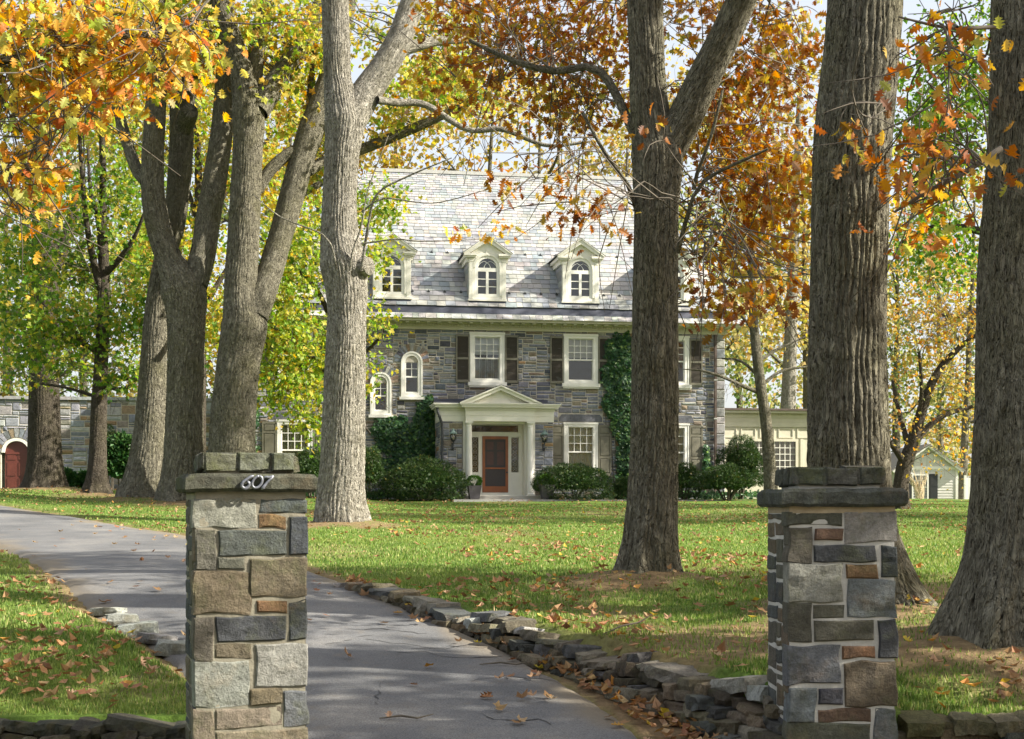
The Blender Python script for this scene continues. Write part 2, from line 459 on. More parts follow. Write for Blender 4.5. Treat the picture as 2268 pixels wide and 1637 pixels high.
def drive_top(x, y):
    x = np.array([x]); y = np.array([y]); w = np.clip(2*(x-ix(LX, y))/(ix(RX, y)-ix(LX, y)) - 1, -1, 1)
    return float((z_drive(x, y) + .012 + .03*(1-w*w) - .05*sstep(np.abs(w), .93, 1.0) + (fbm(x*.7, y*.7, 0, 2)-.5)*.02)[0])
def build_drive():
    R = np.array(RX); L = np.array(LX)
    t = np.concatenate([[0], np.cumsum(np.hypot(*np.diff((R+L)/2, axis=0).T))])
    ts = np.arange(0, t[-1], .25)
    def sm(A, k): 
        q = np.interp(ts, t, A[:, k]); return q
    nu = 25
    rows = []
    for j in range(nu):
        w = j/(nu-1)
        rows.append(np.stack([sm(L,0)*(1-w)+sm(R,0)*w, sm(L,1)*(1-w)+sm(R,1)*w], 1))
    A = np.stack(rows, 1)
    wob = (fbm(A[:,0,0]*1.5, A[:,0,1]*1.5, 2., 3)-.5)*.25; A[:,0,0] += wob
    wob = (fbm(A[:,-1,0]*1.5, A[:,-1,1]*1.5, 7., 3)-.5)*.22; A[:,-1,0] += wob
    x, y = A[...,0].ravel(), A[...,1].ravel()
    w = np.tile(np.linspace(-1, 1, nu), len(ts))
    z = z_drive(x, y) + .012 + .03*(1-w*w) - .05*sstep(np.abs(w), .93, 1.0) + (fbm(x*.7, y*.7, 0, 2)-.5)*.02
    i = np.arange(len(x)).reshape(len(ts), nu)
    Fc = np.stack([i[:-1,:-1], i[:-1,1:], i[1:,1:], i[1:,:-1]], -1).reshape(-1, 4)
    m, nt, b = new_mat('worn asphalt')
    v = coords(nt)
    n1 = noise(nt, v, .7, 6, .65); n2 = noise(nt, v, 90, 3, .8); n4 = noise(nt, v, 5, 6, .7)
    r1 = ramp(nt, [(.28, (.082, .085, .09)), (.5, (.132, .134, .138)), (.72, (.22, .212, .198))]); nt.links.new(n1, r1.inputs[0])
    r2 = ramp(nt, [(.3, .45), (.72, 1.6)]); nt.links.new(n2, r2.inputs[0])
    c = mixc(nt, 1.0, r1.outputs[0], r2.outputs[0], 'MULTIPLY')
    r4 = ramp(nt, [(.55, 0.0), (.78, .6)]); nt.links.new(n4, r4.inputs[0])
    c = mixc(nt, r4.outputs[0], c, (.17, .145, .11))
    at = N(nt, 'ShaderNodeAttribute', attribute_name='Col')
    c = mixc(nt, at.outputs['Color'], c, (.185, .15, .10))
    nt.links.new(c, b.inputs['Base Color']); b.inputs['Roughness'].default_value = .85; b.inputs['Specular IOR Level'].default_value = .3
    bump(nt, n2, .7, .008, b)
    silt = np.clip(sstep(np.abs(w) + (fbm(x*1.3, y*1.3, 4., 4)-.5)*.6, .72, 1.0)*.8, 0, 1)
    o = obj('driveway', mesh_np('driveway', np.stack([x,y,z],1), Fc, m, cols=np.stack([silt]*3, 1), smooth=True), kind='structure', label='curving grey asphalt driveway scattered with leaves')
    # cracks in the asphalt
    mc = plain('asphalt crack', (.02, .019, .018), .95)
    mb = MB()
    rr = random.Random(4)
    for (cx, cy, ang, ln) in [(-1.2,12.1,.1,1.0),(-.9,11.6,-.35,.9),(-1.5,11.9,.5,.5),(-.8,11.75,.25,.7),(-1.25,12.5,0,.6),(-.3,10.6,.2,.8),(-1.3,14.2,-.2,1.2),(-2.6,16.5,.1,1.6),(-.9,9.9,1.2,.6),(-3.2,19,.3,2.0),(-.2,9.7,-.3,.6)]:
        pts = []; px, py = cx, cy
        for k in range(9):
            pts.append((px, py)); a = ang + rr.uniform(-.9, .9); px += math.cos(a)*ln/8; py += math.sin(a)*ln/8*1.2
        for (p, q) in zip(pts, pts[1:]):
            wd = rr.uniform(.004, .011)
            zz = [drive_top(a[0], a[1]) + .004 for a in (p, q)]
            mb.add([(p[0],p[1]-wd,zz[0]),(q[0],q[1]-wd,zz[1]),(q[0],q[1]+wd,zz[1]),(p[0],p[1]+wd,zz[0])], [(0,1,2,3)])
    mb.build('crack', mc, o)
    # street the drive leaves
    mb = MB(); mb.add([(-60,-30,-.074),(60,-30,-.074),(60,5.5,-.074),(-60,5.5,-.074)], [(0,1,2,3)])
    mb.build('road', m, kind='structure', label='asphalt road in front of the gateway')
build_drive()

# ------------------------------------------------------------------ masonry tools
def pack(u0, u1, z0, z1, cell, blocked, rng, hmax=4, wmin=3, wmax=13):
    """random ashlar: rectangles packed on a fine lattice; blocked(u,z) -> True where no stone goes"""
    nu, nz = int(round((u1-u0)/cell)), int(round((z1-z0)/cell))
    cu, cz = (u1-u0)/nu, (z1-z0)/nz
    occ = [[blocked(u0+(i+.5)*cu, z0+(j+.5)*cz) for i in range(nu)] for j in range(nz)]
    out = []
    for j in range(nz):
        i = 0
        while i < nu:
            if occ[j][i]: i += 1; continue
            h = rng.choices([1,2,3,4], [.26,.44,.22,.08])[0]; h = min(h, hmax, nz-j)
            w = rng.randint(wmin, wmax) if h < 3 else rng.randint(wmin+1, max(wmin+2, wmax-3))
            ww = 0
            while ww < w and i+ww < nu and not occ[j][i+ww]: ww += 1
            left = 0
            while i+ww+left < nu and not occ[j][i+ww+left] and left < 3: left += 1
            if 0 < left < 3: ww += left
            hh = 1
            while hh < h and all(not occ[j+hh][i+k] for k in range(ww)): hh += 1
            if hh > 2 and ww < 3: hh = 2
            for a in range(hh):
                for k in range(ww): occ[j+a][i+k] = True
            out.append((u0+i*cu, u0+(i+ww)*cu, z0+j*cz, z0+(j+hh)*cz)); i += ww
    return out

def stone_shape(mb, u0, u1, z0, z1, yf, proud, rng, col, joint=.012, yb=.03):
    """one rough-faced stone on a wall facing -y at y = yf"""
    j = joint
    jt = lambda a: rng.uniform(-a, a)
    c = [(u0+j+jt(.006), z0+j+jt(.006)), (u1-j+jt(.006), z0+j+jt(.006)), (u1-j+jt(.006), z1-j+jt(.006)), (u0+j+jt(.006), z1-j+jt(.006))]
    cx, cz = (u0+u1)/2, (z0+z1)/2
    b = min(.022, (z1-z0)*.16)
    def inset(p): return (p[0] + (b if p[0] < cx else -b), p[1] + (b if p[1] < cz else -b))
    vs = [(x, yf+yb, z) for x, z in c] + [(x, yf-proud*.35, z) for x, z in c]
    vs += [(x, yf-proud+jt(.007), z) for x, z in map(inset, c)]
    vs += [(cx+jt((u1-u0)*.2), yf-proud-rng.uniform(0, .012), cz+jt((z1-z0)*.15))]
    fs = [(0,1,5,4),(1,2,6,5),(2,3,7,6),(3,0,4,7),(4,5,9,8),(5,6,10,9),(6,7,11,10),(7,4,8,11),(8,9,12),(9,10,12),(10,11,12),(11,8,12)]
    mb.add(vs, fs, col)

def jit(c, rng, a=.18):
    f = 1 + rng.uniform(-a, a)
    return tuple(max(.01, v*f*(1+rng.uniform(-.05, .05))) for v in c)
HOUSE_PAL = [((.145,.157,.19),30),((.195,.207,.24),26),((.25,.26,.285),16),((.30,.295,.28),8),((.22,.18,.135),8),((.29,.19,.10),2.5),((.085,.09,.11),10),((.19,.175,.15),8)]
GARDEN_PAL = [((.21,.225,.265),26),((.27,.28,.315),26),((.32,.325,.33),18),((.17,.18,.205),14),((.25,.195,.13),7),((.28,.19,.11),4),((.22,.205,.175),8)]
def pick(pal, rng): return rng.choices([p[0] for p in pal], [p[1] for p in pal])[0]

def lay_stones(rects, parent, pal, rng, proud=(.008,.035), off=(0,0,0), yf=0.0, nparts=300, name='stone', mat=STONE, joint=.016, rank=None):
    """the largest-looking stones are objects of their own, the rest one mesh"""
    order = sorted(rects, key=rank or (lambda r: -(r[1]-r[0])*(r[3]-r[2])))
    rest = MB(off); nrest = 0
    for k, r in enumerate(order):
        mb = MB(off) if k < nparts else rest
        stone_shape(mb, *r, yf, rng.uniform(*proud), rng, jit(pick(pal, rng), rng), joint)
        if k < nparts: mb.build(name, mat, parent)
        else: nrest += 1
    if nrest: rest.build('small_stones', mat, parent, kind='stuff')

def core(mb, u0, u1, z0, z1, holes, y0, y1):
    """wall sheet with rectangular holes and their reveals"""
    us = sorted({u0, u1, *[h[0] for h in holes], *[h[1] for h in holes]})
    zs = sorted({z0, z1, *[h[2] for h in holes], *[h[3] for h in holes]})
    for a, b in zip(us, us[1:]):
        for c, d in zip(zs, zs[1:]):
            if b <= u0 or a >= u1 or d <= z0 or c >= z1: continue
            m = ((a+b)/2, (c+d)/2)
            if any(h[0] < m[0] < h[1] and h[2] < m[1] < h[3] for h in holes): continue
            mb.add([(a,y0,c),(b,y0,c),(b,y0,d),(a,y0,d)], [(0,1,2,3)])
    for a, b, c, d in holes:
        mb.add([(a,y0,c),(b,y0,c),(b,y0,d),(a,y0,d),(a,y1,c),(b,y1,c),(b,y1,d),(a,y1,d)], [(0,4,5,1),(1,5,6,2),(2,6,7,3),(3,7,4,0)])

def voussoirs(c, spring, r0, r1, n, parent, pal, rng, off, yf, full=math.pi, proud=.03):
    for k in range(n):
        a0 = math.pi*k/n + .025; a1 = math.pi*(k+1)/n - .025
        rr = r1 + rng.uniform(-.04, .05)
        pts = [(c+r0*math.cos(a0), spring+r0*math.sin(a0)), (c+rr*math.cos(a0), spring+rr*math.sin(a0)), (c+rr*math.cos(a1), spring+rr*math.sin(a1)), (c+r0*math.cos(a1), spring+r0*math.sin(a1))]
        mb = MB(off); mb.prism(pts, yf-proud, yf+.03, jit(pick(pal, rng), rng)); mb.build('voussoir', STONE, parent)

# ------------------------------------------------------------------ the house
HZ = 2.0
HROT = math.radians(9)
OFF = (0, 0, -HZ)
house = empty('stone_house', (0, 56.25, HZ), HROT, label='grey stone house with slate roof, dormers and white pedimented porch', cat='house')
hr = random.Random(21)
U0, U1, ZT = -10.1, 8.4, 8.52
UPW = [-8.2, -.96, 2.67, 6.30]
LOW = [-8.2, 2.67, 6.30]
ARCH = [(-3.83, .395, 5.84, 7.145), (-5.0, .385, 5.15, 6.355)]
HOLES = [(c-.66, c+.66, 6.43, 8.31) for c in UPW] + [(c-.66, c+.66, 2.75, 4.92) for c in LOW] + [(c-h+.02, c+h-.02, z+.01, s) for c, h, z, s in ARCH]
wall_mb = MB(OFF)
core(wall_mb, U0, U1, 1.5, ZT, HOLES + [(-1.75, .25, 2.05, 4.8)], .0, .35)
# side walls, back
wall_mb.add([(U1,0,1.5),(U1,12,1.5),(U1,12,ZT),(U1,0,ZT)], [(0,1,2,3)])
wall_mb.add([(U0,0,1.5),(U0,12,1.5),(U0,12,ZT),(U0,0,ZT)], [(3,2,1,0)])
wall_mb.add([(U0,12,1.5),(U1,12,1.5),(U1,12,ZT),(U0,12,ZT)], [(3,2,1,0)])
wall = wall_mb.build('wall', MORTAR, house)
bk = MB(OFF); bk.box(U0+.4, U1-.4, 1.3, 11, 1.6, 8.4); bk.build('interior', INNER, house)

def blocked_front(u, z):
    for a, b, c, d in HOLES:
        if a-.02 < u < b+.02 and c-.16 < z < d+.02: return True
    for c, h, z0, s in ARCH:
        if z > s-.05 and math.hypot(u-c, z-s) < h+.30: return True
        if abs(u-c) < h+.03 and z0-.14 < z < s: return True
    for c in LOW:
        if abs(u-c) < .86 and 4.92 < z < 5.27: return True
    if -2.9 < u < 1.26 and z < 5.45: return True
    if u > U1-.42 : return True
    return False
rects = pack(U0, U1, 1.62, ZT, .06, blocked_front, hr, wmin=3, wmax=12)
lay_stones(rects, wall, HOUSE_PAL, hr, off=OFF, nparts=270, rank=lambda r: -(r[1]-r[0])*(r[3]-r[2]) * (1.0 if r[0] > -7.3 and r[1] < 8 and r[3] > 3.2 and not (3.9 < r[0] < 5.6) else .25))
# larger corner stones
z = 1.62
while z < ZT-.05:
    h = hr.uniform(.22, .42); h = min(h, ZT-z); w = hr.choice([.42, .42, .41])
    mb = MB(OFF); stone_shape(mb, U1-w, U1+.01, z, z+h, 0, .03, hr, jit(hr.choice([(.30,.295,.28),(.24,.245,.255),(.19,.195,.21)]), hr)); mb.build('quoin', STONE, wall)
    z += h
for c, h, z0, s in ARCH: voussoirs(c, s, h+.02, h+.29, 13, wall, HOUSE_PAL + [((.24,.17,.12),25)], hr, OFF, 0)
for c in LOW:
    mb = MB(OFF); mb.prism([(c-.84,4.96),(c+.84,4.96),(c+.84,5.12),(c+.74,5.24),(c-.74,5.24),(c-.84,5.12)], -.03, .03, (.13,.135,.155)); mb.build('lintel', STONE, wall)
# right flank stones: only a sliver shows
mb = MB(); 
for (a, b, c, d) in pack(0, 6, 1.7, ZT, .1, lambda u, z: False, hr):
    q = MB(); stone_shape(q, a, b, c, d, 0, .02, hr, jit(pick(HOUSE_PAL, hr), hr))
    mb.add([(U1 - y, x, zz-HZ) for x, y, zz in q.V], q.F, q.C[0])
mb.build('flank_stones', STONE, wall, kind='stuff')

def sash_window(parent, c, z0, z1, sill=True, lower='screen', curtain='none', off=OFF, hw=.67, cols=4):
    """frame outer z0..z1; upper sash 4 x 3 panes, lower sash behind a screen"""
    W = empty('window', (0,0,0), 0, parent)
    sw, zb, zt = hw-.18, z0+.09, z1-.16
    zr = zb + (zt-zb)*.5
    f = MB(off)
    f.box(c-hw, c-sw, -.05, .12, z0, z1); f.box(c+sw, c+hw, -.05, .12, z0, z1)
    f.box(c-sw, c+sw, -.05, .12, zt, z1); f.box(c-sw, c+sw, -.05, .12, z0, zb)
    f.box(c-hw-.015, c+hw+.015, -.075, -.052, z1-.06, z1+.012)
    f.box(c-hw+.02, c-hw+.055, -.065, -.052, z0+.01, z1-.07); f.box(c+hw-.055, c+hw-.02, -.065, -.052, z0+.01, z1-.07)
    f.build('window_frame', WHITE, W)
    if sill:
        s = MB(off); s.box(c-hw-.07, c+hw+.07, -.14, .05, z0-.14, z0-.004); s.box(c-hw-.03, c+hw+.03, -.10, .04, z0-.20, z0-.142); s.build('sill', WHITE, W)
    s = MB(off)
    pw = 2*sw/cols
    rows = 3 if cols == 4 else 4
    ph = (zt-.02-zr-.03)/rows
    s.box(c-sw, c+sw, .02, .07, zr-.025, zr+.03)
    s.box(c-sw, c-sw+.03, .02, .07, zr+.03, zt); s.box(c+sw-.03, c+sw, .02, .07, zr+.03, zt)
    s.box(c-sw+.03, c+sw-.03, .02, .07, zt-.03, zt)
    for k in range(1, cols): s.box(c-sw+k*pw-.013, c-sw+k*pw+.013, .022, .06, zr+.03, zt-.03)
    for k in range(1, rows): s.box(c-sw+.03, c+sw-.03, .024, .058, zr+.03+k*ph-.013, zr+.03+k*ph+.013)
    s.build('sash', WHITE, W)
    for i in range(cols):
        for j in range(rows):
            g = MB(off); x = c-sw+i*pw; zz = zr+.03+j*ph
            t = hr.uniform(-.004, .004)
            g.add([(x,.045+t,zz),(x+pw,.045-t,zz),(x+pw,.045-t,zz+ph),(x,.045+t,zz+ph)], [(0,1,2,3)]); g.build('pane', GLASS, W)
    l = MB(off); l.box(c-sw, c-sw+.035, .05, .09, zb, zr-.025); l.box(c+sw-.035, c+sw, .05, .09, zb, zr-.025); l.box(c-sw+.035, c+sw-.035, .05, .09, zb, zb+.06)
    l.build('lower_sash', WHITE, W)
    g = MB(off); g.add([(c-sw,.08,zb),(c+sw,.08,zb),(c+sw,.08,zr),(c-sw,.08,zr)], [(0,1,2,3)]); g.build('screen_pane', GLASS, W)
    if curtain in ('full', 'top', 'shade'):
        q = MB(off); n = 40
        ztop, zbot = zt, {'full': zb, 'top': zr+.1, 'shade': zr+.16}[curtain]
        vs = []
        for k in range(n+1):
            x = c-sw+2*sw*k/n; yy = .2 + (.018*math.sin(k*1.55) if curtain == 'full' else .004*math.sin(k*.4))
            vs += [(x,yy,zbot),(x,yy,ztop)]
        q.add(vs, [(2*k,2*k+2,2*k+3,2*k+1) for k in range(n)]); q.build('curtain', CURTAIN if curtain != 'shade' else WHITE, W)
    if lower == 'louver':
        for i in range(4):
            x0 = c-sw+.02+i*(2*sw-.04)/4; x1 = x0+(2*sw-.04)/4-.012
            q = MB(off); q.box(x0, x0+.045, .12, .14, zb+.02, zr-.02); q.box(x1-.045, x1, .12, .14, zb+.02, zr-.02); q.build('shutter_stile', BLIND, W)
            q = MB(off)
            for j in range(16):
                zz = zb+.05+j*(zr-zb-.1)/16
                q.add([(x0+.045,.121,zz),(x1-.045,.121,zz),(x1-.045,.145,zz+.035),(x0+.045,.145,zz+.035)], [(0,1,2,3)])
            q.build('slats', BLIND, W)
    return W

def shutter(parent, u0, u1, z0, z1, louver=True, mat=None, y=-.075, off=OFF):
    S = empty('shutter', (0,0,0), 0, parent)
    mat = mat or OLIVE
    f = MB(off); b = .055; zm = z0 + (z1-z0)*.5
    f.box(u0, u0+b, y, y+.045, z0, z1); f.box(u1-b, u1, y, y+.045, z0, z1)
    f.box(u0+b, u1-b, y+.002, y+.043, z0, z0+.1); f.box(u0+b, u1-b, y+.002, y+.043, z1-.08, z1)
    zms = [zm] if louver else [z0+(z1-z0)*.36, z0+(z1-z0)*.80]
    for q in zms: f.box(u0+b, u1-b, y+.002, y+.043, q-.04, q+.04)
    f.build('shutter_frame', mat, S)
    if louver:
        s = MB(off); n = 34
        for k in range(n):
            zz = z0+.1+(z1-z0-.18)*(k+.2)/n
            if abs(zz+.015-zm) < .055: continue
            s.add([(u0+b,y+.008,zz),(u1-b,y+.008,zz),(u1-b,y+.036,zz+.03),(u0+b,y+.036,zz+.03)], [(0,1,2,3)])
        s.build('louvers', BROWNSH, S)
        s = MB(off); s.box(u0+b, u1-b, y+.038, y+.044, z0+.1, z1-.08); s.build('backing', BROWNSH, S)
    else:
        zz = [z0+.1] + [q+s for q in zms for s in (-.04, .04)] + [z1-.08]
        for k in range(0, len(zz), 2):
            p = MB(off); a, b2 = zz[k], zz[k+1]
            p.box(u0+b, u1-b, y+.028, y+.043, a, b2)
            i = .045; p.add([(u0+b+.012,y+.027,a+.012),(u1-b-.012,y+.027,a+.012),(u1-b-.012,y+.027,b2-.012),(u0+b+.012,y+.027,b2-.012),(u0+b+i,y+.012,a+i),(u1-b-i,y+.012,a+i),(u1-b-i,y+.012,b2-i),(u0+b+i,y+.012,b2-i)],
                  [(0,1,5,4),(1,2,6,5),(2,3,7,6),(3,0,4,7),(4,5,6,7)])
            p.build('shutter_panel', mat, S)
    h = MB(off)
    for q in (z0+.06, z1-.06):
        h.box(u1-.02 if u0 < u1 else u0, u1+.0, y-.012, y-.002, q-.03, q+.03)
    h.build('hinge', DARKMETAL, S)
for k, c in enumerate(UPW):
    sash_window(house, c, 6.43, 8.31, lower='louver' if k == 1 else 'screen', curtain={0:'none',1:'shade',2:'top',3:'none'}[k])
    shutter(house, c-1.2, c-.68, 6.41, 8.23); shutter(house, c+.68, c+1.2, 6.41, 8.23)
for c in LOW:
    sash_window(house, c, 2.75, 4.92, curtain='full')
    shutter(house, c-1.2, c-.68, 2.88, 4.85, False); shutter(house, c+.68, c+1.2, 2.88, 4.85, False)

def arched_window(parent, c, hw, z0, spring, off=OFF, mat=WHITE, y=0.0):
    W = empty('arched_window', (0,0,0), 0, parent)
    f = MB(off); f.ring(arch_pts(c, hw, z0, spring), arch_pts(c, hw-.15, z0+.15, spring), y-.05, y+.12)
    f.ring(arch_pts(c, hw+.012, z0-.004, spring), arch_pts(c, hw-.05, z0+.05, spring), y-.075, y-.052)
    f.build('window_frame', mat, W)
    s = MB(off); s.box(c-hw-.08, c+hw+.08, y-.15, y+.05, z0-.11, z0-.006); s.build('sill', mat, W)
    g0, gw = z0+.15, hw-.15
    zr = g0 + (spring-g0)*.42+.12
    s = MB(off)
    s.box(c-gw, c+gw, y+.03, y+.08, zr-.03, zr+.03)
    s.box(c-.012, c+.012, y+.035, y+.07, zr+.03, spring+gw)
    for q in (zr+.03+(spring-zr)*.5, spring): s.box(c-gw, c+gw, y+.037, y+.068, q-.012, q+.012)
    s.ring(arch_pts(c, gw, g0, spring), arch_pts(c, gw-.03, g0+.04, spring), y+.02, y+.09)
    s.build('sash', mat, W)
    zz = [zr, zr+.03+(spring-zr)*.5, spring]
    for a, b in zip(zz, zz[1:]):
        for sx in (-1, 1):
            g = MB(off); x0, x1 = sorted((c, c+sx*gw)); g.add([(x0,y+.05,a),(x1,y+.05,a),(x1,y+.05,b),(x0,y+.05,b)], [(0,1,2,3)]); g.build('pane', GLASS, W)
    for sx in (-1, 1):
        g = MB(off); pts = [(c, spring)] + [(c+sx*gw*math.cos(math.pi/2*k/6), spring+gw*math.sin(math.pi/2*k/6)) for k in range(7)]
        if sx < 0: pts = pts[:1] + pts[1:][::-1]
        g.add([(x,y+.05,z) for x, z in pts], [tuple(range(len(pts)))]); g.build('pane', GLASS, W)
    g = MB(off); g.add([(c-gw,y+.07,g0),(c+gw,y+.07,g0),(c+gw,y+.07,zr),(c-gw,y+.07,zr)], [(0,1,2,3)]); g.build('pane', GLASS, W)
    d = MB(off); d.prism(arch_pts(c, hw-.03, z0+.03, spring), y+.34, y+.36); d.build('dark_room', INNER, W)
for c, h, z0, s in ARCH: arched_window(house, c, h, z0, s)

# cornice under the eaves: frieze, dentils, modillion blocks, crown mould
co = MB(OFF)
co.box(U0-.05, U1+.05, -.06, 0, 8.40, 8.47)
co.box(U0-.08, U1+.08, -.09, 0, 8.472, 8.50)
co.box(U0-.16, U1+.16, -.20, 0, 8.60, 8.66)
co.prism([(0,0)]*0 or [(U0-.55,8.662),(U1+.55,8.662),(U1+.55,8.72),(U0-.55,8.72)], -.58, 0)
co.prism([(U0-.6,8.722),(U1+.6,8.722),(U1+.6,8.76),(U0-.6,8.76)], -.63, 0)
co.box(U0-.1, U1+.1, -.10, 0, 8.502, 8.60)
cornice = co.build('cornice', TANP, house)
dn = MB(OFF); u = U0
while u < U1: dn.box(u, u+.06, -.155, -.102, 8.515, 8.59); u += .105
dn.build('dentil_band', TANP, cornice)
dn = MB(OFF); u = U0
while u < U1: dn.box(u, u+.13, -.50, -.202, 8.61, 8.655); u += .40
dn.build('modillion_band', TANP, cornice)

# eave, gutter and roof planes (y, z profile)
roof_mb = MB(OFF)
YR, ZR = 6.0, 15.70
YE, ZE = -.20, 9.28
UL, UR = -5.1, 6.55                # ridge ends in plan
sl = (ZR-ZE)/(YR-YE)
el, er = U0-.35, U1+.35
A = [(el,YE,ZE),(er,YE,ZE),(UR,YR,ZR),(UL,YR,ZR),(el,12.2,ZE),(er,12.2,ZE)]
roof_mb.add(A, [(0,1,2,3),(4,0,3),(1,5,2),(5,4,3,2)])
roof = roof_mb.build('roof', SLATE, house)
for v in roof.data.attributes['Col'].data: v.color = (.22,.23,.24,1)
g = MB(OFF); g.add([(U0-.62,-.40,8.98),(U1+.62,-.40,8.98),(er,-.30,9.0),(el,-.30,9.0),(er,-.19,9.26),(el,-.19,9.26)], [(0,1,2,3),(3,2,4,5)]); g.build('gutter', LEAD, roof)
g = MB(OFF); g.add([(U0-.62,-.47,8.93),(U1+.62,-.47,8.93),(U1+.6,-.33,8.995),(U0-.6,-.33,8.995)], [(0,1,2,3)]); g.build('gutter_edge', COPPER, roof)
SL_PAL = [((.30,.305,.31),26),((.25,.27,.29),20),((.35,.34,.32),22),((.29,.285,.265),10),((.39,.38,.355),12),((.22,.23,.24),10)]
def slate(mb, a, b, c, d, th, col, lift=.004):
    """a,b lower corners c,d upper corners of one slate lying on the slope"""
    n = (Vector(b)-Vector(a)).cross(Vector(d)-Vector(a)).normalized()
    lo = [tuple(Vector(p)+n*lift) for p in (a, b)]; hi = [tuple(Vector(p)+n*(lift*.3+.002)) for p in (c, d)]
    tl = [tuple(Vector(p)+n*(lift+th)) for p in (a, b)]; th_ = [tuple(Vector(p)+n*(lift*.3+.006)) for p in (c, d)]
    mb.add([lo[0], lo[1], tl[1], tl[0], th_[0], th_[1], hi[0], hi[1]], [(0,1,2,3),(3,2,4,5),(0,3,5,7),(1,6,4,2)], col)
DORM = [-8.2, -4.58, -.95, 2.66, 6.28]
rest = MB(OFF); sr = random.Random(5); nown = 0
y = YE; row = 0
while y < YR-.05:
    k = (y-YE)/(YR-YE)
    dy = (.215 - .105*k) ; y2 = min(y+dy, YR)
    ul = el + (UL-el)*k; ur = er + (UR-er)*k
    u = ul + sr.uniform(0, .2)
    z0, z1 = ZE+(y-YE)*sl, ZE+(y2+.02-YE)*sl
    while u < ur:
        w = sr.uniform(.20, .42) * (1.1 - .3*k); w = min(w, ur-u)
        if w < .06: break
        inside = any(abs(u+w/2-c) < .70 and .0 < y < 1.7 for c in DORM)
        if not inside:
            j = sr.uniform(-.012, .012)
            own = row < 8 and -6.6 < u < 4.6 and nown < 290
            mb = MB(OFF) if own else rest
            yy = y + j - .02
            slate(mb, (u+.006,yy,ZE+(yy-YE)*sl), (u+w-.006,yy+sr.uniform(-.012,.012),ZE+(yy-YE)*sl), (u+w-.006,y2+.02,z1), (u+.006,y2+.02,z1), .020, jit(pick(SL_PAL, sr), sr, .1), .014)
            if own: mb.build('slate', SLATE, roof); nown += 1
        u += w
    y = y2; row += 1
rest.build('upper_slates', SLATE, roof, kind='stuff')
u = U0-.6; eav = 0
while u < U1+.6:                       # bottom course along the eave
    w = sr.uniform(.22, .42); mb = MB(OFF)
    slate(mb, (u+.006,-.66,8.74+sr.uniform(-.01,.01)), (u+w-.006,-.66,8.74+sr.uniform(-.01,.01)), (u+w-.006,-.45,8.955), (u+.006,-.45,8.955), .016, jit((.44,.435,.41), sr, .12), .006)
    mb.build('eave_slate', SLATE, roof); u += w
g = MB(OFF); g.prism([(UL,15.66),(UR,15.66),(UR,15.80),(UL,15.80)], YR-.12, YR+.12); rc = g.build('ridge_cap', SLATE, roof)
for v in rc.data.attributes['Col'].data: v.color = (.42,.42,.40,1)
for zz, us in ((.55, 0), (2.35, .3)):                                  # snow guards
    u = -7.5+us
    while u < 7.5:
        if not any(abs(u-c) < .75 for c in DORM) or zz > 2:
            yy = YE+zz/ sl * 1.0; zc = ZE+zz
            s = MB(OFF); s.box(u-.05, u+.05, yy-.02, yy+.02, zc+.02, zc+.07); s.box(u-.012, u+.012, yy-.02, yy+.12, zc+.02, zc+.12); s.build('snow_guard', DARKMETAL, roof)
        u += .62

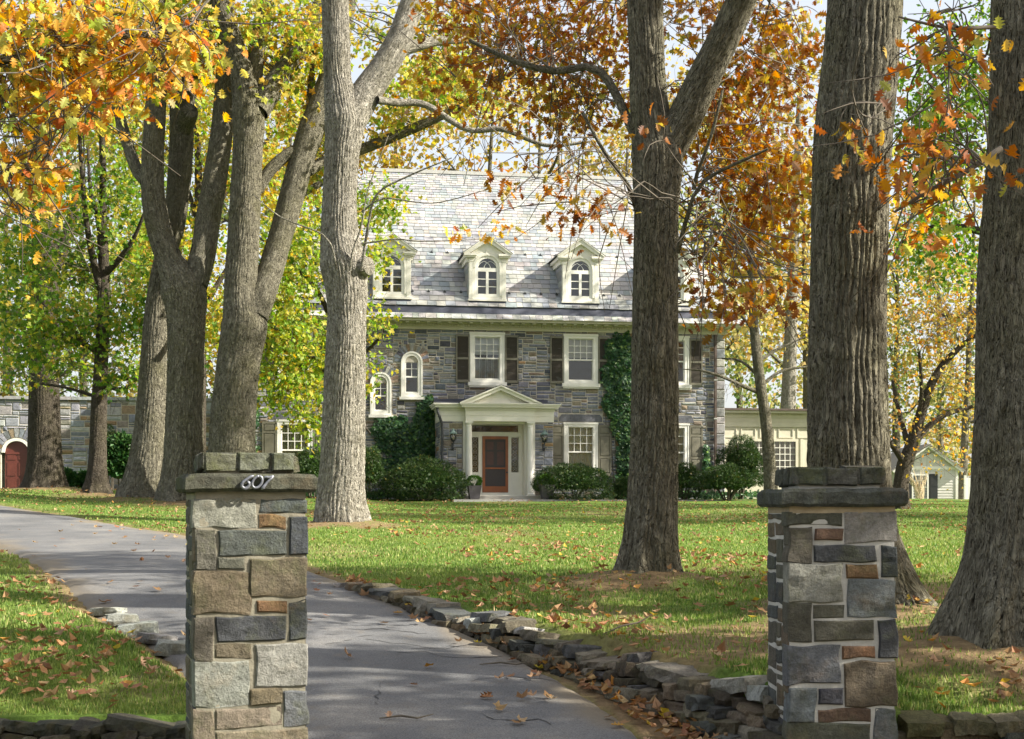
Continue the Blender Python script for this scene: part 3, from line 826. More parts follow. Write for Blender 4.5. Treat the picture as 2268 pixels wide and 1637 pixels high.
def dormer(c):
    D = empty('dormer', (0,0,0), 0, house)
    f = MB(OFF)
    gw, zb, zt, sp = .715, 9.58, 11.26, 10.78
    aw = .47
    o = arch_pts(c, aw, 9.70, sp)
    # face sheet with arched hole: left, right, bottom, top pieces
    f.box(c-gw, c-aw, -.02, .06, zb, sp); f.box(c+aw, c+gw, -.02, .06, zb, sp); f.box(c-aw, c+aw, -.02, .06, zb, 9.70)
    top = [(c+gw,sp),(c+gw,zt),(c,11.86),(c-gw,zt),(c-gw,sp)]
    n = 12
    arc = [(c-aw*math.cos(math.pi*k/n), sp+aw*math.sin(math.pi*k/n)) for k in range(n+1)]
    f.prism(top + arc, -.02, .06)
    f.ring(arch_pts(c, aw+.09, 9.72, sp)[1:], arch_pts(c, aw, 9.72, sp)[1:], -.045, -.022, closed=False)
    f.box(c-gw-.03, c+gw+.03, -.10, .05, zb-.07, zb-.002)
    f.prism([(c-.05,sp+aw+.02),(c+.05,sp+aw+.02),(c+.075,sp+aw+.22),(c-.075,sp+aw+.22)], -.05, -.022)
    for sx in (-1, 1):
        x = c+sx*(gw-.085)
        f.box(x-.08, x+.08, -.055, -.022, zb+.012, zb+.22); f.box(x-.065, x+.065, -.045, -.022, zb+.222, 11.0); f.box(x-.08, x+.08, -.06, -.022, 11.002, 11.06); f.box(x-.075, x+.075, -.055, -.022, 11.1, 11.14)
        x0, x1 = sorted((c+sx*(gw-.30), c+sx*(gw+.19)))
        f.box(x0, x1, -.17, .0, 11.22, 11.30); f.box(x0+.04, x1-.04, -.12, -.0, 11.16, 11.218)
    f.build('dormer_front', CREAM, D)
    # raking cornice
    r = MB(OFF)
    for sx in (-1, 1):
        a = (c+sx*(gw+.20), 11.30); b = (c, 11.93)
        pts = [a, b, (b[0], b[1]-.17), (a[0]-sx*.20, a[1]-.0)]
        if sx > 0: pts = pts[::-1]
        r.prism(pts, -.16, .0)
        pts = [(a[0]+sx*.03, a[1]+.0), (b[0], b[1]+.06), (b[0], b[1]+.002), (a[0]-sx*.03, a[1]+.0)]
        if sx > 0: pts = pts[::-1]
        r.prism(pts, -.20, .0)
    r.build('raking_cornice', CREAM, D)
    for sx in (-1, 1):                  # side eave mouldings and slate cheeks
        e = MB(OFF); x0, x1 = sorted((c+sx*(gw-.02), c+sx*(gw+.16)))
        e.box(x0, x1, .002, 1.9, 11.17, 11.295); x0, x1 = sorted((c+sx*(gw-.02), c+sx*(gw+.08))); e.box(x0, x1, .002, 1.75, 10.99, 11.168); e.build('side_cornice', CREAM, D)
        q = MB(OFF); 
        for i in range(7):
            za, zc2 = 9.55+i*.21, 9.55+(i+1)*.21
            yend = max(.1, (zc2-9.4)/sl*1.0)
            yy = .06+ (i%2)*.1
            q.box(c+sx*gw-.02 if sx > 0 else c-gw-.012, c+gw+.012 if sx > 0 else c-gw+.02, .062, yend, za, zc2-.006, jit(pick(SL_PAL, sr), sr))
        q.build('slate_cheek', SLATE, D)
    # dormer roof slates
    rs = MB(OFF)
    for sx in (-1, 1):
        for i in range(6):
            t0, t1 = i/6, (i+1)/6+.03
            xa, za = c+sx*(gw+.24)*(1-t0), 11.30+.66*t0+.02
            xb, zb2 = c+sx*(gw+.24)*(1-t1), 11.30+.66*t1+.02
            yend = (za-9.45)/sl+.25; yy = -.21
            while yy < yend:
                w = min(sr.uniform(.2,.34), yend-yy+.01)
                vs = [(xa,yy+.004,za+.02),(xa,yy+w-.004,za+.02),(xb,yy+w-.004,zb2+.006),(xb,yy+.004,zb2+.006),(xa,yy+.004,za),(xa,yy+w-.004,za),(xb,yy+.004,zb2-.01)]
                rs.add(vs, [(0,1,2,3),(4,5,1,0),(4,0,3,6)] if sx < 0 else [(3,2,1,0),(0,1,5,4),(6,3,0,4)], jit(pick(SL_PAL, sr), sr)); yy += w
    rs.build('dormer_slates', SLATE, D, kind='stuff')
    b = MB(OFF); b.add([(c-gw-.2,.0,11.30),(c+gw+.2,0,11.30),(c,0,11.96),(c-gw-.2,1.9,11.30),(c+gw+.2,1.9,11.30),(c,2.45,11.96)], [(0,2,5,3),(2,1,4,5)]); b.build('dormer_roof', LEAD, D)
    fl = MB(OFF); fl.add([(c-gw,-.16,9.30),(c+gw,-.16,9.30),(c+gw,-.03,9.52),(c-gw,-.03,9.52)], [(0,1,2,3)]); fl.build('flashing', LEAD, D)
    # sash, gothic tracery, panes
    s = MB(OFF); gl = .36
    s.ring(arch_pts(c, aw, 9.70, sp), arch_pts(c, gl, 9.79, sp), .0, .075)
    s.box(c-gl, c+gl, .012, .07, 10.64, 10.78)
    s.box(c-.05, c+.05, .014, .068, 9.79, 10.64)
    for q in (10.07, 10.355): s.box(c-gl, c+gl, .02, .06, q-.014, q+.014)
    for sx in (-1, 1):                 # intersecting arcs
        for cx0 in (c+sx*gl, c+sx*gl/3):
            R = 2*gl*2/3 if cx0 == c+sx*gl else 2*gl*2/3
            pts = []
            for k in range(7):
                a = k/6*math.radians(62); pts.append((cx0 - sx*R + sx*R*math.cos(a)*1.0, sp + R*math.sin(a)*.62))
            pts = [p for p in pts if math.hypot(p[0]-c, p[1]-sp) < gl+.01]
            for p, q in zip(pts, pts[1:]):
                s.add([(p[0]-.013,.03,p[1]),(p[0]+.013,.03,p[1]),(q[0]+.013,.03,q[1]),(q[0]-.013,.03,q[1])], [(0,1,2,3)])
    s.build('sash', WHITE, D)
    for sx in (-1, 1):
        for a, b2 in ((9.79,10.07),(10.07,10.355),(10.355,10.64)):
            x0, x1 = sorted((c+sx*.05, c+sx*gl)); p = MB(OFF); p.add([(x0,.045,a),(x1,.045,a),(x1,.045,b2),(x0,.045,b2)], [(0,1,2,3)]); p.build('pane', GLASS, D)
    p = MB(OFF); pts = [(c+gl*math.cos(math.pi*k/12), sp+gl*math.sin(math.pi*k/12)) for k in range(13)]; p.add([(x,.045,z) for x, z in pts], [tuple(range(13))]); p.build('fanlight_pane', GLASS, D)
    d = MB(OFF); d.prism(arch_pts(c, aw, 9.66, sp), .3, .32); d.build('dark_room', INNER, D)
for c in DORM: dormer(c)

# ---- porch
VB = -1.6
porch = empty('porch', (0,0,0), 0, house)
vw = MB(OFF)
for a, b in ((-2.94,-2.1),(.58,1.30)): vw.box(a, b, VB, -.0, 1.6, 4.83)
vw.build('porch_wall', MORTAR, porch)
rr = []
for a, b in ((-2.94,-2.1),(.58,1.30)): rr += pack(a, b, 1.62, 4.83, .07, lambda u, z: False, hr, wmax=7)
for r in rr:
    mb = MB(OFF); stone_shape(mb, *r, VB, hr.uniform(.012,.035), hr, jit(pick(HOUSE_PAL, hr), hr, .2)); mb.build('stone', STONE, porch)
mb = MB()
for (a, b, c, d) in pack(VB, 0, 1.7, 4.83, .09, lambda u, z: False, hr):
    q = MB(); stone_shape(q, a, b, c, d, 0, .02, hr, jit(pick(HOUSE_PAL, hr), hr)); mb.add([(-2.94 + y, -1.6-x, zz-HZ) for x, y, zz in q.V], q.F, q.C[0])
mb.build('side_stones', STONE, porch, kind='stuff')
def entab(mb, u0, u1, yf, y1):
    mb.box(u0, u1, yf, y1, 4.83, 5.03); mb.box(u0-.012, u1+.012, yf-.012, y1, 5.032, 5.05); mb.box(u0, u1, yf, y1, 5.052, 5.22)
    mb.box(u0-.03, u1+.03, yf-.03, y1, 5.222, 5.245); mb.box(u0-.06, u1+.06, yf-.06, y1, 5.30, 5.33)
    mb.box(u0-.03, u1+.03, yf-.03, y1, 5.246, 5.298)
    mb.box(u0-.16, u1+.16, yf-.16, y1, 5.332, 5.40); mb.box(u0-.20, u1+.20, yf-.20, y1, 5.402, 5.45); mb.box(u0-.23, u1+.23, yf-.23, y1, 5.452, 5.49)
en = MB(OFF); entab(en, -2.96, 1.32, VB-.02, -.01); entab(en, -2.02, .55, VB-.30, VB-.26)
en.box(-2.02, .55, VB-.298, VB-.03, 4.832, 5.22)
en.build('entablature', CREAM, porch)
dn = MB(OFF)
for u0, u1, yf in ((-2.96, 1.32, VB-.05), (-2.02, .55, VB-.33)):
    u = u0
    while u < u1-.04:
        if not (yf > VB-.1 and -2.2 < u < .7): dn.box(u, u+.045, yf-.03, yf-.001, 5.25, 5.296)
        u += .085
dn.build('dentil_band', CREAM, porch)
pd = MB(OFF); pu0, pu1, pc, pz, pa = -2.24, .77, -.735, 5.492, 6.14
yf = VB-.30
pd.prism([(pu0+.25,pz),(pu1-.25,pz),(pc,pa-.12)], yf+.05, -.6)
for sx in (-1, 1):
    a = (pu0 if sx < 0 else pu1, pz); b = (pc, pa)
    p1 = [a, (a[0]-sx*.42, pz), (pc, pa-.17), b]
    pd.prism(p1 if sx < 0 else p1[::-1], yf-.16, yf+.052)
    p2 = [(a[0]+sx*.03,pz+.004),(a[0]-sx*.12,pz+.004),(pc,pa-.045),(pc,pa+.012)]
    pd.prism(p2 if sx < 0 else p2[::-1], yf-.23, yf-.162)
    for k in range(15):
        t = (k+.8)/16.5; x = a[0]-sx*.45 + (pc-a[0]+sx*.45)*t; zz = pz-.03+(pa-.20-pz+.02)*t
        pd.box(x-.022, x+.022, yf-.03, yf+.05, zz-.02, zz+.035)
arcp = [(pc+.42*math.cos(math.pi*k/14), pz+.02+.24*math.sin(math.pi*k/14)) for k in range(15)]
pd.ring(arcp, [(pc+(x-pc)*.95, pz+.02+(z-pz-.02)*.94) for x, z in arcp], yf+.035, yf+.049, closed=False)
pd.build('pediment', CREAM, porch)
rf = MB(OFF)
rf.add([(-3.1,VB-.2,5.50),(1.46,VB-.2,5.50),(1.40,-.02,5.68),(-3.04,-.02,5.68)], [(0,1,2,3)])
for sx in (-1, 1):
    a = pu0-.02 if sx < 0 else pu1+.02
    f_ = [(0,1,2,3)] if sx > 0 else [(3,2,1,0)]
    rf.add([(a,yf-.22,pz+.02),(a,-.05,pz+.02),(pc,-.05,pa+.03),(pc,yf-.22,pa+.03)], f_)
rf.build('porch_roof', LEAD, porch)
fl = MB(OFF); fl.box(-3.0, 1.38, -.045, -.02, 5.66, 5.78); fl.build('flashing', LEAD, porch)
for cx in (-1.88, .41):
    cl = MB(OFF); cy = VB-.15
    cl.box(cx-.16, cx+.16, cy-.16, cy+.16, 2.085, 2.13); cl.box(cx-.145, cx+.145, cy-.145, cy+.145, 4.775, 4.828)
    cl.lathe([(.15,2.132),(.155,2.16),(.13,2.19),(.128,2.24),(.125,2.6),(.122,3.2),(.112,4.2),(.104,4.62),(.112,4.63),(.112,4.65),(.104,4.66),(.104,4.70),(.13,4.74),(.135,4.773)], (cx, cy), 24)
    cl.build('column', WHITE, porch, smooth=False)
    pl = MB(OFF); pl.box(cx-.20 if cx < 0 else cx+.06, cx-.06 if cx < 0 else cx+.20, VB-.03, VB+.12, 2.05, 4.83); pl.build('pilaster', CREAM, porch)
# recess: side linings, ceiling, back screen of panels around the door
YB = -.9
rc_ = MB(OFF)
rc_.box(-2.09, -1.80, VB+.122, YB, 2.05, 4.83); rc_.box(.24, .57, VB+.122, YB, 2.05, 4.83); rc_.box(-1.8, .24, VB+.0, YB, 4.76, 4.83)
rc_.build('recess_lining', CREAM, porch)
bs = MB(OFF)
bs.box(-1.80, .24, YB, YB+.08, 4.74, 4.76); bs.box(-1.80, .24, YB, YB+.08, 4.33, 4.49)
for a, b in ((-1.80,-1.66),(-1.41,-1.27),(-.29,-.17),(.11,.24)): bs.box(a, b, YB-.01, YB+.08, 2.06, 4.328)
for a, b in ((-1.66,-1.41),(-.17,.11)):
    bs.box(a, b, YB, YB+.08, 2.06, 2.98); bs.box(a+.04, b-.04, YB-.02, YB-.001, 2.45, 2.85); bs.box(a, b, YB, YB+.08, 4.29, 4.328)
bs.box(-1.80, -1.66, YB, YB+.08, 4.49, 4.74); bs.box(.09, .24, YB, YB+.08, 4.49, 4.74)
bs.box(-1.27, -.29, YB-.04, YB+.08, 2.06, 2.22)
bs.build('door_surround', CREAM, porch)
for a, b, z0, z1, nm in ((-1.66,-1.41,2.98,4.29,'sidelight'),(-.17,.11,2.98,4.29,'sidelight'),(-1.66,.09,4.49,4.74,'transom')):
    q = MB(OFF); q.add([(a,YB+.05,z0),(b,YB+.05,z0),(b,YB+.05,z1),(a,YB+.05,z1)], [(0,1,2,3)]); q.build(nm, GLASS, porch)
    q = MB(OFF); q.box(a, b, YB+.3, YB+.32, z0, z1); q.build('dark_hall', INNER, porch)
    if nm == 'sidelight':
        q = MB(OFF); cx = (a+b)/2; w = (b-a)/2; n = 6
        for k in range(n):
            zc = z0+(k+.5)*(z1-z0)/n; h = (z1-z0)/n/2
            for pts in ([(cx-w,zc-h),(cx+w,zc+h)],[(cx-w,zc+h),(cx+w,zc-h)]): q.rod([(p[0],YB+.045,p[1]) for p in pts], .006, 4)
            q.rod([(cx+w*.55*math.cos(t*math.pi/5),YB+.045,zc+h*.8*math.sin(t*math.pi/5)) for t in range(11)], .006, 4)
        q.build('leaded_tracery', BLIND, porch)
door = empty('door', (0,0,0), 0, house)
df = MB(OFF); a, b, z0, z1 = -1.265, -.295, 2.225, 4.325
df.box(a, a+.10, YB-.05, YB-.005, z0, z1); df.box(b-.10, b, YB-.05, YB-.005, z0, z1); df.box(a+.1, b-.1, YB-.05, YB-.005, z1-.11, z1); df.box(a+.1, b-.1, YB-.05, YB-.005, z0, z0+.23); df.box(a+.1, b-.1, YB-.05, YB-.005, 3.10, 3.16)
df.build('screen_door_frame', REDWOOD, door)
for q0, q1, nm in ((z0+.23,3.10,'screen'),(3.16,z1-.11,'screen')):
    q = MB(OFF); q.box(a+.1, b-.1, YB-.025, YB-.02, q0, q1); q.build(nm, SCREEN, door)
q = MB(OFF)
for x0, x1, q0, q1 in ((a+.16,a+.42,3.25,3.75),(b-.42,b-.16,3.25,3.75),(a+.16,a+.42,3.82,4.12),(b-.42,b-.16,3.82,4.12)): q.box(x0, x1, YB-.031, YB-.026, q0, q1)
q.build('door_panel', plain('dark door behind screen', (.085,.045,.04), .6), door)
q = MB(OFF); q.lathe([(.0,0),(.03,.01),(.035,.04),(.0,.06)], (0,0), 10); q.V = [(-.345+x, YB-.06-zz-HZ*0, 2.98+yv-HZ) for x, yv, zz in [(v[0], v[1], v[2]+HZ) for v in q.V]]; q.build('door_knob', DARKMETAL, door)
st = MB(OFF); st.box(-2.35, .80, -2.45, VB+.0, 1.90, 2.082); st.box(-2.6, 1.05, -2.85, -2.452, 1.8, 1.96); st.build('step', CONCRETE, porch)
th = MB(OFF); th.box(-1.8, .24, VB, YB+.05, 1.9, 2.12); th.build('threshold', CREAM, porch)
ds = MB(OFF); ds.rod([(-3.06,VB-.12,5.35),(-3.03,VB-.1,5.2),(-2.88,VB-.10,4.75),(-2.86,VB-.09,4.5),(-2.86,VB-.09,1.9)], .05, 8); ds.build('downspout', DARKMETAL, porch)
ds = MB(OFF); ds.box(7.96, 8.05, -.14, -.05, 1.9, 8.4)
ds.build('downspout', BRONZE, house)
ds = MB(OFF)
for q in (3.2, 5.1, 6.6): ds.box(7.93, 8.08, -.15, -.04, q, q+.05)
ds.build('downspout_strap', BLIND, house)

# ---- lanterns on the porch walls
def lantern(u, lab):
    L = empty('wall_lantern', (0,0,0), 0, label=lab, cat='lantern', group='lanterns beside the front door')
    c, s = math.cos(HROT), math.sin(HROT)
    w = VB-.22
    L.location = (u*c - w*s, 56.25 + u*s + w*c, 3.75); L.rotation_euler = (0, 0, HROT)
    m = MB(); m.rod([(0,.2,.12),(0,.05,.02),(0,-.02,.1),(0,.02,.2),(0,0,.32)], [.015,.018,.02,.018,.03], 8); m.box(-.045, .045, .185, .2, .0, .28); m.build('bracket', DARKMETAL, L)
    m = MB(); m.lathe([(.04,.32),(.075,.34),(.085,.36)], n=12)
    for k in range(6):
        a = k*math.pi/3; m.rod([(.085*math.cos(a),.085*math.sin(a),.36),(.115*math.cos(a),.115*math.sin(a),.46),(.10*math.cos(a),.10*math.sin(a),.60)], .006, 5)
    m.build('cage', DARKMETAL, L)
    m = MB(); m.lathe([(.06,.35),(.105,.45),(.095,.58),(.08,.61)], n=14); m.build('globe', GLASSD, L, smooth=True)
    m = MB(); m.lathe([(.15,.60),(.15,.62),(.12,.66),(.06,.71),(.03,.74),(.035,.77),(.012,.80),(.0,.82)], n=14); m.build('cap', LANTGREEN, L)
    m = MB(); m.lathe([(.012,.36),(.012,.47),(.0,.50)], n=8); m.build('candle', CREAM, L)
lantern(-2.47, 'lantern with green cap on the porch wall, nearer the ivy and the black downspout')
lantern(.93, 'lantern with green cap on the porch wall, nearer the panelled shutter')

# ---- tan garden-room wing at the right end
wing = empty('garden_room', (0, 56.25, HZ), HROT, label='low flat-roofed tan garden room joined to the stone house', cat='building')
WY = 1.0
WH = [(9.45, 11.7, 2.75, 4.36)]
w = MB(OFF); core(w, 8.42, 14.0, 1.6, 4.88, WH, WY, WY+.2)
w.add([(14,WY,1.6),(14,8,1.6),(14,8,5.6),(14,WY,5.6)], [(0,1,2,3)])
w.build('wing_wall', TANP, wing)
w = MB(OFF)
w.box(8.42, 14.03, WY-.06, WY+.3, 4.882, 5.25); w.box(8.42, 14.05, WY-.075, WY+.2, 5.08, 5.10); w.box(8.42, 14.08, WY-.09, WY+.3, 5.25, 5.36); w.box(8.42, 14.3, WY-.32, WY+.3, 5.43, 5.52)
u = 8.5
while u < 14: w.box(u, u+.06, WY-.14, WY-.088, 5.365, 5.425); u += .11
w.box(8.42, 14.1, WY-.085, WY+.3, 5.36, 5.43)
w.build('wing_cornice', TANP, wing)
w = MB(OFF); w.box(8.42, 14.36, WY-.40, 8, 5.524, 5.60); w.build('wing_roof', BRONZE, wing)
for k in range(7):
    a = 8.6+k*.78; w = MB(OFF); w.ring([(a,4.45),(a+.62,4.45),(a+.62,4.84),(a,4.84)], [(a+.04,4.49),(a+.58,4.49),(a+.58,4.80),(a+.04,4.80)], WY-.03, WY+.01); w.build('panel_mould', TANP, wing)
for a in (8.62, 9.22, 11.85, 12.4): w = MB(OFF); w.box(a, a+.12, WY-.04, WY-.002, 1.7, 4.42); w.build('pilaster', TANP, wing)
W = empty('window', (0,0,0), 0, wing)
f = MB(OFF); f.ring([(9.40,2.70),(11.75,2.70),(11.75,4.41),(9.40,4.41)], [(9.50,2.80),(11.65,2.80),(11.65,4.31),(9.50,4.31)], WY-.05, WY+.1); f.build('window_frame', TANP, W)
m = MB(OFF); nc, nr = 10, 6
for k in range(1, nc): x = 9.5+2.15*k/nc; m.box(x-.013, x+.013, WY+.01, WY+.05, 2.8, 4.31)
for k in range(1, nr): zz = 2.8+1.51*k/nr; m.box(9.5, 11.65, WY+.012, WY+.048, zz-.013, zz+.013)
m.build('muntins', CREAM, W)
for i in range(nc):
    for j in range(nr):
        x = 9.5+2.15*i/nc; zz = 2.8+1.51*j/nr; q = MB(OFF); q.add([(x,WY+.03,zz),(x+.215,WY+.03,zz),(x+.215,WY+.03,zz+.2517),(x,WY+.03,zz+.2517)], [(0,1,2,3)]); q.build('pane', GLASS, W)
q = MB(OFF); vs = []
for k in range(121): vs += [(9.45+2.25*k/120, WY+.2+.025*math.sin(k*1.1), 2.76), (9.45+2.25*k/120, WY+.2+.025*math.sin(k*1.1), 4.35)]
q.add(vs, [(2*k,2*k+2,2*k+3,2*k+1) for k in range(120)]); q.build('curtain', plain('tan curtain', (.62,.50,.34), .9, .15, 6), W)

# ---- garden wall with arched door at the left end
gw = empty('garden_wall', (0, 56.25, HZ), HROT, label='pale grey stone garden wall with flat coping, left of the house', cat='wall')
GY = 2.0
c0, hw0, sp0 = -18.5, .56, 3.72
w = MB(OFF); core(w, -27, -10.1, 1.4, 5.72, [(c0-hw0, c0+hw0, 2.1, sp0+hw0)], GY, GY+.4)
n = 12
for sx in (-1, 1):
    arc = [(c0+sx*hw0*math.cos(math.pi/2*k/n), sp0+hw0*math.sin(math.pi/2*k/n)) for k in range(n+1)] + [(c0+sx*hw0, sp0+hw0)]
    w.prism(arc if sx < 0 else arc[::-1], GY, GY+.3)
w.add([(-27,GY+.4,1.4),(-10.1,GY+.4,1.4),(-10.1,GY+.4,5.72),(-27,GY+.4,5.72)], [(3,2,1,0)])
gwall = w.build('wall_core', MORTAR, gw)
rects = pack(-24, -10.1, 1.62, 5.72, .085, lambda u, z: (abs(u-c0) < hw0+.02 and z < sp0) or (z >= sp0-.05 and math.hypot(u-c0, z-sp0) < hw0+.36), hr, wmax=9)
lay_stones(rects, gw, GARDEN_PAL, hr, off=OFF, yf=GY, nparts=260, joint=.015)
voussoirs(c0, sp0, hw0+.02, hw0+.34, 13, gw, GARDEN_PAL, hr, OFF, GY)
u = -27
while u < -10.2:
    l = min(hr.uniform(.8, 1.4), -10.12-u); w = MB(OFF); w.box(u+.006, u+l-.006, GY-.10, GY+.5, 5.72, 5.84, jit((.27,.275,.28), hr)); w.build('coping_stone', STONE, gw); u += l
ad = empty('arched_door', (0,0,0), 0, gw)
f = MB(OFF); f.ring(arch_pts(c0, hw0-.01, 2.0, sp0)[1:], arch_pts(c0, hw0-.12, 2.0, sp0)[1:], GY-.04, GY+.2, closed=False); f.build('door_frame', CREAM, ad)
f = MB(OFF); f.prism(arch_pts(c0, hw0-.125, 2.02, sp0), GY+.1, GY+.15)
f.build('door_leaf', MAROON, ad)
for sx in (-1, 1):
    for q0, q1 in ((2.2,2.75),(2.85,3.35),(3.45,3.75)):
        x0, x1 = sorted((c0+sx*.05, c0+sx*.36)); f = MB(OFF); f.box(x0, x1, GY+.085, GY+.099, q0, q1); f.build('door_panel', MAROON, ad)
f = MB(OFF); f.box(c0-.42, c0+.42, GY+.07, GY+.1, 3.66, 3.75); f.build('strap', MAROON, ad)
f = MB(OFF); f.lathe([(.0,0),(.035,.02),(.03,.06)], n=8); f.V = [(c0+.36+v[0], GY+.02+v[1]-.02, v[2]+HZ+3.0-HZ-HZ) for v in f.V]; f.build('door_knob', SILVER, ad)

# ------------------------------------------------------------------ gate pillars
def rough_block(x0, x1, z0, z1, yf, depth, proud, rng, col, nx=6, nz=5, amp=.014, edge=.008, wob=.013):
    """hand-dressed stone: subdivided rough face with rounded arrises; face looks to -y"""
    mb = MB()
    seed = rng.uniform(0, 100)
    W, Hh = x1-x0, z1-z0
    nx = max(4, min(12, int(W/.03)+2)); nz = max(4, min(9, int(Hh/.03)+2))
    vs = []
    for j in range(nz+1):
        for i in range(nx+1):
            s, t = i/nx, j/nz
            # pull first interior ring to the rim for a tight arris
            s2 = s if i in (0, nx) else (edge/W + (1-2*edge/W)*(i-1)/(nx-2) if nx > 2 else s)
            t2 = t if j in (0, nz) else (edge/Hh + (1-2*edge/Hh)*(j-1)/(nz-2) if nz > 2 else t)
            x = x0+W*s2; z = z0+Hh*t2
            rim = i in (0, nx) or j in (0, nz)
            wx = (float(vnoise(x*9+seed, z*9, seed))-.5)*wob*2; wz = (float(vnoise(x*9, z*9+seed, seed+5))-.5)*wob*2
            y = yf - (proud*.55 if rim else proud + (float(fbm(x*9+seed, z*14, seed, 4))-.5)*amp*2.4)
            vs.append((x+wx, y, z+wz))
    fs = []
    for j in range(nz):
        for i in range(nx):
            a = j*(nx+1)+i; fs.append((a, a+1, a+nx+2, a+nx+1))
    b = len(vs)
    rimi = [i for i in range(nx+1)] + [(j+1)*(nx+1)-1 for j in range(1, nz+1)] + [nz*(nx+1)+i for i in range(nx-1, -1, -1)] + [j*(nx+1) for j in range(nz-1, 0, -1)]
    for k in rimi: vs.append((vs[k][0], yf+depth, vs[k][2]))
    n = len(rimi)
    for k in range(n):
        fs.append((rimi[(k+1)%n], rimi[k], b+k, b+(k+1)%n))
    fs.append(tuple(range(b, b+n)))
    mb.add(vs, fs, col)
    return mb
def turned(mb, ang, cx=0, cy=0):
    c, s = math.cos(ang), math.sin(ang)
    mb.V = [(cx + x*c - y*s, cy + x*s + y*c, z) for x, y, z in mb.V]
    return mb

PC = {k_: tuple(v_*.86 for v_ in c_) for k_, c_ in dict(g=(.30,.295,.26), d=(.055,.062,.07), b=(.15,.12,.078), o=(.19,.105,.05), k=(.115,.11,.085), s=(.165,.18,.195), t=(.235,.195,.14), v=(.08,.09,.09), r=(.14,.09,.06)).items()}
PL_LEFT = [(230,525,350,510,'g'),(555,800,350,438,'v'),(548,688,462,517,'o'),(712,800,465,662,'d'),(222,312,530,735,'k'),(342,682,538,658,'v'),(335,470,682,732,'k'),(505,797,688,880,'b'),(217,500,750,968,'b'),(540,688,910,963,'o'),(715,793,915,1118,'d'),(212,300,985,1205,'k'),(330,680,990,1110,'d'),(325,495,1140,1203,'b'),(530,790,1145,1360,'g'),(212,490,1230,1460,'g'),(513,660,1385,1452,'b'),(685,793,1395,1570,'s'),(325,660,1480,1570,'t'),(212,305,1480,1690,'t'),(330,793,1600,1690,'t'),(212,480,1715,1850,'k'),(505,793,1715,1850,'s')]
PL_RIGHT = [(340,588,430,502,'k'),(622,875,435,590,'g'),(330,440,520,700,'k'),(465,603,530,585,'r'),(468,772,612,693,'d'),(808,878,620,775,'d'),(330,600,712,910,'g'),(620,783,722,775,'o'),(633,878,800,985,'s'),(335,435,920,1120,'k'),(455,605,938,993,'k'),(463,757,1015,1113,'k'),(788,878,1015,1200,'d'),(330,585,1145,1345,'s'),(600,757,1145,1203,'o'),(615,883,1235,1460,'b'),(335,460,1372,1545,'s'),(485,603,1378,1450,'d'),(483,747,1485,1545,'r'),(778,883,1487,1640,'s'),(335,745,1560,1690,'k'),(778,883,1665,1830,'b'),(335,745,1715,1850,'s')]

